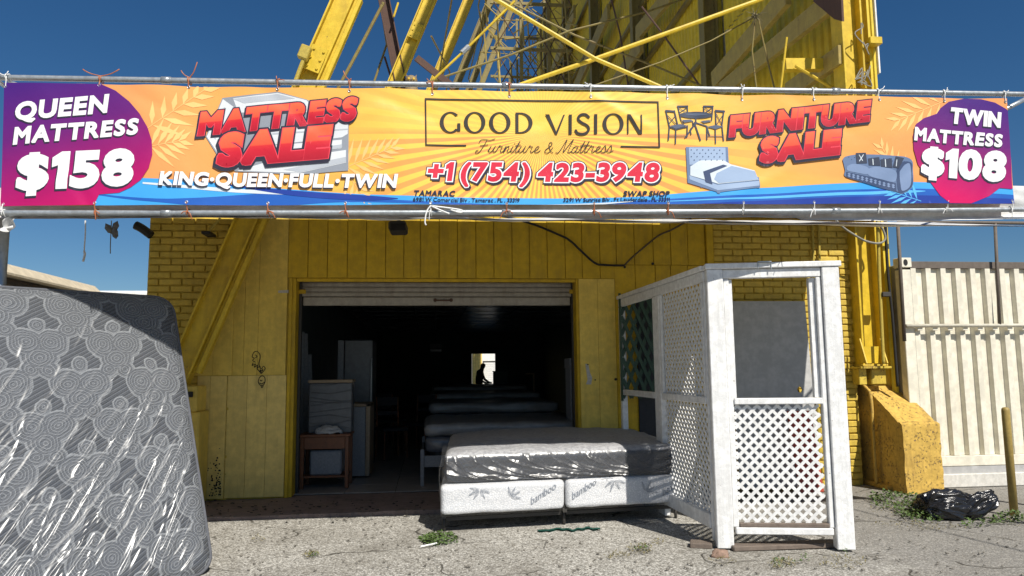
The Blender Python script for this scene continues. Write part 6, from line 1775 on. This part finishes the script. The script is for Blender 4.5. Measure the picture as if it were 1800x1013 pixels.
# metal bed frame
bfm = thing('metal_bed_frame', 'low dark metal bed frame under the white box springs', 'bed frame', tuple(bw_(bW / 2, bL / 2, 0)))
for x in (.03, bW / 2, bW - .03):
    m_ = MB(); m_.box(x - .02, x + .02, .06, bL - .05, .135, .168); to_bed(m_).build('side_rail', 'darkmetal', bfm)
    for y in (.16, bL / 2, bL - .2):
        m_ = MB(); m_.tube([(x, y, .135), (x, y, .0)], .016, 8); to_bed(m_).build('leg', 'darkmetal', bfm, True)
for y in (.16, bL - .2):
    m_ = MB(); m_.box(.05, bW / 2 - .022, y - .018, y + .018, .100, .132); m_.box(bW / 2 + .022, bW - .05, y - .018, y + .018, .100, .132); to_bed(m_).build('cross_rail', 'darkmetal', bfm)
# green plastic mesh poking out from under the bed
m_ = MB()
def gm(u, v):
    px = 945 + u * 110; p = pZ(px, 932 - 3 * u - 1.8 * v + 1.2 * math.sin(u * 14) + .8 * math.sin(u * 37), .02)
    return (p.x, p.y, .014 + .005 * math.sin(u * 22) ** 2 + .004 * v)
m_.grid(60, 4, gm); nv = len(m_.v); m_.v += [(x, y, z - .012) for x, y, z in m_.v]; m_.f += [tuple(i + nv for i in q)[::-1] for q in list(m_.f)]
one('green_mesh', m_, 'green_mesh', 'crinkled green plastic mesh lying under the front of the bed', 'mesh', None, True)

# ------------------------------------------------------------------ concrete plinth, bollard, bag
X0, X1 = 5.57, 6.06
prof = [(8.22, 0), (8.22, .815), (8.30, .845), (8.86, 1.20), (8.90, 1.25), (10.0, 1.25), (10.0, 0)]
m_ = MB(); pp_ = []
for (ya, za), (yb_, zb_) in zip(prof[:-1], prof[1:]):
    n = max(1, int(math.hypot(yb_ - ya, zb_ - za) / .035))
    pp_ += [(ya + (yb_ - ya) * i / n, za + (zb_ - za) * i / n) for i in range(n)]
pp_.append(prof[-1]); NXp = 16; npp = len(pp_)
for i in range(NXp + 1):
    x = X0 + (X1 - X0) * i / NXp; ed = 1.0 if i in (0, NXp) else 0.0
    for k, (y, z) in enumerate(pp_):
        n_ = .007 * mnoise.noise(Vector((x * 9, y * 9, z * 9))) - ed * .012 * max(0, mnoise.noise(Vector((y * 14, z * 14, x))) + .25)
        c_ = max(0, .03 - min(math.hypot(y - a_, z - b_) for a_, b_ in prof[1:4])) * .3
        m_.v.append((x + (.010 * (1 if i == 0 else -1) if ed else 0) * (.6 + mnoise.noise(Vector((y * 11, z * 11, 3)))), y + .4 * c_ - n_ * .8 * (y < 8.3), z + (n_ if z > .05 else 0) - c_ * .6))
m_.f = [(i * npp + k, (i + 1) * npp + k, (i + 1) * npp + k + 1, i * npp + k + 1) for i in range(NXp) for k in range(npp - 1)]
m_.f += [tuple(range(npp)), tuple(range(NXp * npp, NXp * npp + npp))[::-1]]
plin = thing('concrete_plinth', 'yellow painted concrete plinth with a sloping top under the steel column', 'plinth', (5.8, 8.9, 0))
m_.build('block', 'plinth', plin)
m_ = MB(); m_.box(X0 - .05, X1 + .02, 8.5, 10.05, 0.0, .06, .015); m_.build('footing', 'plinth', plin)
m_ = MB(); m_.tube(smoothcurve([(X0 - .05, 8.95, 1.30), (X0 - .05, 8.8, 1.22), (X0 - .05, 8.72, 1.1), (X0 - .05, 8.72, .5), (X0 - .05, 8.72, .05)], 6), .02, 10); m_.build('conduit', 'plinth', plin, True)
m_ = MB(); p = pX(1506, 812, X0 - .03); m_.tube([(X0 + .0, p.y, p.z), (X0 - .10, p.y, p.z)], .018, 8); m_.tube([(X0 - .10, p.y, p.z), (X0 - .13, p.y, p.z)], .04, 10); m_.build('tap', 'rust', plin)
m_ = MB(); p = pZ(1783, 906)
bl = lathe(Vector((p.x, p.y, 0)), [(.038, 0), (.038, 1.035), (.035, 1.055), (.024, 1.068), (.004, 1.072)], 20)
MT['bollard'] = paint('mustard_bollard_paint', (.36, .26, .075), .5, (.2, .13, .05), .4, 3, .15, chip=(.2, .12, .07), chipamt=.66)
one('bollard', bl, 'bollard', 'thin mustard-yellow steel bollard standing beside the black rubbish bag', 'bollard', None, True)
bl = lathe(Vector((6.66, 6.75, 0)), [(.038, 0), (.038, 1.035), (.035, 1.055), (.024, 1.068), (.004, 1.072)], 20)
one('bollard', bl, 'bollard', 'second mustard-yellow bollard nearer the container, shading the plinth corner', 'bollard', None, True)
MT['bag'] = flat('black_bin_liner', (.016, .016, .018), .28, .5, 0)
def bagm():
    B = NB('black_bin_liner_film'); p = B.obj(); n = B.noise(p, 9, 5, .6, 1.4); n2 = B.noise(B.mapn(p, (1, 3, 3)), 14, 3)
    return B.done(B.bsdf((.012, .012, .014), .22, B.bump(B.M('ADD', n, B.M('MULTIPLY', n2, .6)), .35, .012), .6))
MT['bag'] = bagm()
bag = thing('rubbish_bag', 'black rubbish bag slumped on the weeds beside the bollard', 'bag', tuple(pZ(1690, 910)))
def baglump(c, s_, seed, yaw, tilt, name):
    bm = bmesh.new(); bmesh.ops.create_icosphere(bm, subdivisions=6, radius=1)
    Rz = Matrix.Rotation(yaw, 3, 'Z') @ Matrix.Rotation(tilt, 3, 'Y'); m_ = MB()
    for v in bm.verts:
        d = v.co.copy(); a = math.atan2(d.z, d.y); rr_ = math.hypot(d.y, d.z)
        n1 = mnoise.noise(Vector((math.cos(a) * 2.1 + seed, math.sin(a) * 2.1, d.x * 1.1))); n2 = mnoise.noise(Vector((math.cos(a) * 5.0, math.sin(a) * 5.0 + seed, d.x * 2.0 + 3)))
        n3 = mnoise.noise(Vector((d.x * 5 + seed, d.y * 9, d.z * 9)))
        k = 1 + .16 * fbm(d + Vector((seed, 0, 0)), 1.3, 2) + (.17 * max(0, 1 - 3.0 * abs(n1)) + .06 * max(0, 1 - 4 * abs(n2))) * min(1, rr_ * 1.5) + .02 * n3 - .08
        q = Vector((d.x * s_[0], d.y * s_[1], max(-.5, d.z) * s_[2])) * k
        v.co = Rz @ q + Vector(c)
        v.co.z = max(v.co.z, .004)
    bm.verts.index_update(); m_.v = [tuple(v.co) for v in bm.verts]; m_.f = [tuple(v.index for v in f.verts) for f in bm.faces]; bm.free()
    return m_.build(name, 'bag', bag, True)
p = pZ(1682, 914); baglump((p.x, p.y + .10, .10), (.30, .17, .17), 2, .10, .10, 'body')
p = pZ(1735, 915); baglump((p.x - .02, p.y + .08, .12), (.20, .10, .13), 7, -.25, -.55, 'knotted_end')
p = pZ(1648, 905); baglump((p.x, p.y + .1, .07), (.17, .14, .12), 12, .4, 0, 'fold')

# ------------------------------------------------------------------ shipping container at right
def container(name, label, O, dx, out, L, z0, z1, m, pitch, depth, group=None, ends=True):
    """corrugated long side with posts and rails; O = lower front corner, dx along, out = outward normal"""
    t = thing(name, label, 'container', tuple(O), group)
    up = Vector((0, 0, 1)); dx = Vector(dx); out = Vector(out); O = Vector(O); H = z1 - z0
    n = int((L - .30) / pitch); prof = []
    for i in range(n):
        a = .15 + i * pitch
        prof += [(a, 0), (a + pitch * .34, 0), (a + pitch * .50, -depth), (a + pitch * .92, -depth)]
    prof.append((.15 + n * pitch, 0)); k = len(prof); m_ = MB()
    m_.add([O + dx * s_ + out * (d - .006) + up * (z) for z in (.13, H - .10) for s_, d in prof], [(i, i + 1, i + 1 + k, i + k) for i in range(k - 1)])
    m_.build('corrugated_side', m, t)
    for s0 in (0, L - .14):
        m_ = MB(); m_.obox(O + dx * (s0 + .07) + out * -.05 + up * (H / 2), dx * .07, out * .06, up * (H / 2 - .12), .006); m_.build('corner_post', m, t)
        for zc in (.06, H - .03):
            m_ = MB(); m_.obox(O + dx * (s0 + .07) + out * -.045 + up * zc, dx * .085, out * .065, up * .062, .006); cc = m_.build('corner_casting', m, t)
            m_ = MB(); c0 = O + dx * (s0 + .07) + out * .0212 + up * zc
            m_.prism([c0 + dx * .030 * math.cos(q) + up * .042 * math.sin(q) for q in [w * math.pi / 8 for w in range(16)]], out * .001); m_.build('casting_hole', 'black', cc)
    m_ = MB(); m_.obox(O + dx * L / 2 + out * -.04 + up * .065, dx * (L / 2 - .16), out * .045, up * .062, .005); m_.build('bottom_rail', m, t)
    m_ = MB(); m_.obox(O + dx * L / 2 + out * -.045 + up * (H - .055), dx * (L / 2 - .16), out * .03, up * .045, .004); m_.build('top_rail', 'darkrail', t)
    m_ = MB(); m_.obox(O + dx * L / 2 + out * -1.25 + up * (H / 2), dx * (L / 2 - .03), out * 1.12, up * (H / 2 - .04), .01); m_.build('body', 'contdark' if m == 'cont' else m, t)
    return t
container('shipping_container', 'cream corrugated shipping container standing behind the bollard at right', (5.96, 8.62, .25), (1, 0, 0), (0, -1, 0), 12.2, .25, 2.84, 'cont', .206, .058)
m_ = MB(); m_.box(5.98, 19, 8.56, 11.2, 0, .165, .01); one('container_base', m_, 'weathered_concrete', 'pale concrete base strip under the cream shipping container', 'base')
m_ = MB(); m_.box(6.0, 18.1, 8.60, 8.64, .166, .248)
one('vent_strip', m_, 'board_grey', 'grey perforated vent strip along the foot of the shipping container', 'vent')
pf = thing('pipe_rail', 'grey pipe rail frame standing up along the cream container', 'rail', tuple(pY(1580, 480, 8.45)))
yq = 8.565
a, e = pY(1578, 391, yq), pY(1850, 392, yq)
m_ = MB(); m_.tube([a, a.lerp(e, .5), e + Vector((6, 0, 0))], .022, 8); m_.build('top_pipe', 'darkrail', pf, True)
m_ = MB(); m_.tube([a, pY(1583, 480, yq), pY(1590, 600, yq)], .022, 8); m_.build('upright', 'darkrail', pf, True)
m_ = MB(); m_.tube([pY(1749, 391, yq), pY(1757, 572, yq)], .020, 8); m_.build('upright', 'darkrail', pf, True)
a, e = pY(1593, 573, yq), pY(1850, 572, yq)
m_ = MB(); m_.tube([a, e + Vector((6, 0, 0))], .024, 8); m_.build('lower_pipe', 'cont', pf, True)
for k in range(14):
    x = 5.96 + .15 + k * .206 + .035
    m_ = MB(); m_.box(x - .034, x + .034, yq + .006, 8.632, a.z - .060, a.z - .020, .003); m_.build('standoff', 'cont', pf)

# ------------------------------------------------------------------ left background
zc = pX(110, 490, -5.6).z
container('storage_unit', 'cream corrugated storage unit beyond the floral mattress at far left', (-5.6, 3.2, 0), (0, 1, 0), (1, 0, 0), 9.6, 0, zc - .165, 'fascia', .55, .10)
m_ = MB(); m_.prism([(-5.46, 3.0, zc - .16), (-5.46, 3.0, zc - .13), (-5.60, 3.0, zc + .01), (-6.0, 3.0, zc + .0), (-6.0, 3.0, zc - .16)], (0, 9.95, 0))
one('roof_fascia', m_, 'fascia', 'cream roof fascia along the top of the left storage unit', 'fascia')
fb = thing('flat_building', 'distant low building with a white flat roof behind the left storage unit', 'building', (-8, 26, 0))
zz = pY(230, 513, 26).z
m_ = MB(); m_.box(-20, -3.4, 26, 40, 0, zz - .16); m_.build('wall', 'yboard_low', fb)
m_ = MB(); m_.box(-20.3, -3.2, 25.7, 40, zz - .155, zz, .02); m_.build('roof', 'roofwhite', fb)
fh = pY(222, 518, 26.0).z

# ------------------------------------------------------------------ weeds
MT['weed'] = paint('weed_leaf', (.075, .125, .030), .6, (.10, .10, .03), .3, 6, .05)
MT['dryweed'] = paint('dry_grass_blade', (.20, .17, .075), .8, (.1, .09, .04), .4, 6, .05)
def weeds(name, m, spots, label, L=(.02, .05), W_=.45, hmax=.08, seed=1):
    r_ = random.Random(seed); m_ = MB()
    for px, py, rx, ry, n in spots:
        for _ in range(n):
            a = r_.uniform(0, 6.28); q = math.sqrt(r_.random())
            p = pZ(px + rx * q * math.cos(a), py + ry * q * math.sin(a)); h = r_.uniform(0.0, hmax) * (1 - q * .7)
            c = Vector((p.x, p.y, .008 + h)); l = r_.uniform(*L); t = r_.uniform(0, 6.28); e_ = r_.uniform(-.2, .9)
            d = Vector((math.cos(t) * math.cos(e_), math.sin(t) * math.cos(e_), math.sin(e_))); w = d.cross(Vector((r_.uniform(-.3, .3), r_.uniform(-.3, .3), 1))).normalized() * l * W_
            m_.add([c, c + d * l * .5 + w, c + d * l, c + d * l * .5 - w], [(0, 1, 2), (0, 2, 3)])
    o = m_.build(name, m); o['kind'] = 'stuff'; o['label'] = label; return o
weeds('weeds', 'weed', [(1585, 886, 55, 15, 420), (1612, 900, 42, 15, 420), (1555, 876, 30, 7, 110), (1630, 912, 40, 9, 200), (1775, 917, 34, 8, 220), (1720, 925, 30, 5, 70), (1540, 880, 20, 5, 50)], 'green weeds growing along the foot of the plinth and around the bag', (.018, .048), .36, .11)
weeds('weeds', 'weed', [(772, 950, 34, 11, 420), (760, 957, 20, 6, 100)], 'small green weed patch in front of the bed corner', (.015, .035), .45, .06, 2)
weeds('dry_weeds', 'dryweed', [(548, 978, 14, 5, 70), (1125, 968, 22, 10, 150), (1085, 980, 22, 6, 80), (1375, 995, 25, 9, 150), (1480, 992, 45, 10, 130), (455, 950, 12, 5, 40), (1590, 925, 60, 6, 120), (1600, 895, 70, 18, 260), (1650, 930, 50, 6, 110), (1770, 920, 40, 9, 90), (1265, 990, 30, 6, 60), (1160, 955, 12, 6, 30)], 'sparse dry weeds in the cracks of the pavement', (.015, .04), .14, .035, 3)
weeds('weeds', 'weed', [(1375, 992, 22, 7, 60), (1128, 966, 16, 7, 50), (1415, 985, 12, 12, 30), (550, 977, 10, 4, 40), (1488, 965, 6, 14, 20)], 'tiny green weeds at the foot of the booth', (.012, .03), .35, .04, 5)
m_ = MB()
r_ = random.Random(9)
for x0 in (1606, 1612, 1600):
    a = pZ(x0, 866); top = pY(x0 + r_.uniform(-8, 4), 800 + r_.uniform(-20, 30), a.y - .03)
    pts = smoothcurve([a, a.lerp(top, .5) + Vector((r_.uniform(-.03, .03), 0, 0)), top], 5); m_.tube(pts, .004, 5)
    for q in pts[2:]:
        for _ in range(2):
            d = Vector((r_.uniform(-1, 1), r_.uniform(-.6, 0), r_.uniform(-.3, .5))).normalized() * r_.uniform(.015, .035); w = d.cross(Vector((0, 0, 1))).normalized() * .006
            m_.add([q, q + d * .5 + w, q + d, q + d * .5 - w], [(0, 1, 2), (0, 2, 3)])
o = one('climbing_weed', m_, 'dryplant', 'thin wiry weed climbing the front of the yellow plinth', 'plant')
# white litter by the weed patch
m_ = MB(); a, e = pZ(739, 961, .02), pZ(768, 955, .03); m_.tube([a, e], .007, 6)
one('straw', m_, 'string', 'white plastic straw lying in the weed patch before the bed', 'litter')

# loose stones and bits on the pavement
m_ = MB(); r_ = random.Random(31)
for _ in range(420):
    px, py = r_.uniform(300, 1800), 905 + 108 * r_.random() ** 1.0
    p = pZ(px, py); q = r_.uniform(.004, .012)
    if 1.9 < p.x < 3.5 and p.y > 5.8: continue
    m_.obox((p.x, p.y, q * .5 + .006), Vector((q, q * r_.uniform(-.5, .5), 0)), Vector((-q * r_.uniform(-.4, .4), q * .8, 0)), (0, 0, q * .55), q * .35)
MT['stone'] = flat('grey_brown_stone', (.20, .185, .16), .9, .2, 0, 60, 0, .4)
o = m_.build('pebbles', 'stone'); o['kind'] = 'stuff'; o['label'] = 'small loose stones scattered over the pavement'
m_ = MB()
for _ in range(150):
    px, py = r_.uniform(365, 760), r_.uniform(880, 912); p = pZ(px, py, .06); q = r_.uniform(.004, .016)
    m_.obox((p.x, p.y, .066), Vector((q, q * r_.uniform(-.5, .5), 0)), Vector((-q * .3, q * .6, 0)), (0, 0, .003), .001)
o = m_.build('debris', 'black'); o['kind'] = 'stuff'; o['label'] = 'dark crumbs of dirt on the concrete apron'
m_ = MB(); a = A + fx * .47 + fn * -.036 + Vector((0, 0, ZT + .012)); 
for d0, d1 in ((Vector((-.045, 0, 0)), Vector((.045, 0, 0))),):
    m_.obox(a + Vector((0, 0, .010)), fx * .055, fn * .02, (0, 0, .004)); m_.obox(a + fx * -.055 + Vector((0, 0, -.02)), fx * .003, fn * .004, (0, 0, .03)); m_.obox(a + fx * .055 + Vector((0, 0, -.02)), fx * .003, fn * .004, (0, 0, .03))
m_.build('metal_strap', 'galv', booth)

# torn flap of the old banner knotted to the left post
def flap(u, v):
    px = 6 + u * 30 * (1 - v * .55) + 3 * math.sin(v * 6 + u * 4); py = 374 + v * 32 + 3 * math.sin(u * 7)
    p = pY(px, py, YB + .03); return (p.x, p.y + .03 * math.sin(u * 9 + v * 4) + .02 * math.sin(v * 11), p.z)
m_ = MB(); m_.grid(22, 18, flap); nv = len(m_.v); m_.v += [(x, y + .002, z) for x, y, z in m_.v]; m_.f += [tuple(i + nv for i in q)[::-1] for q in list(m_.f)]
one('vinyl_flap', m_, 'vinyl', 'torn white vinyl flap hanging from the lower pipe beside the left post', 'flap', None, True)
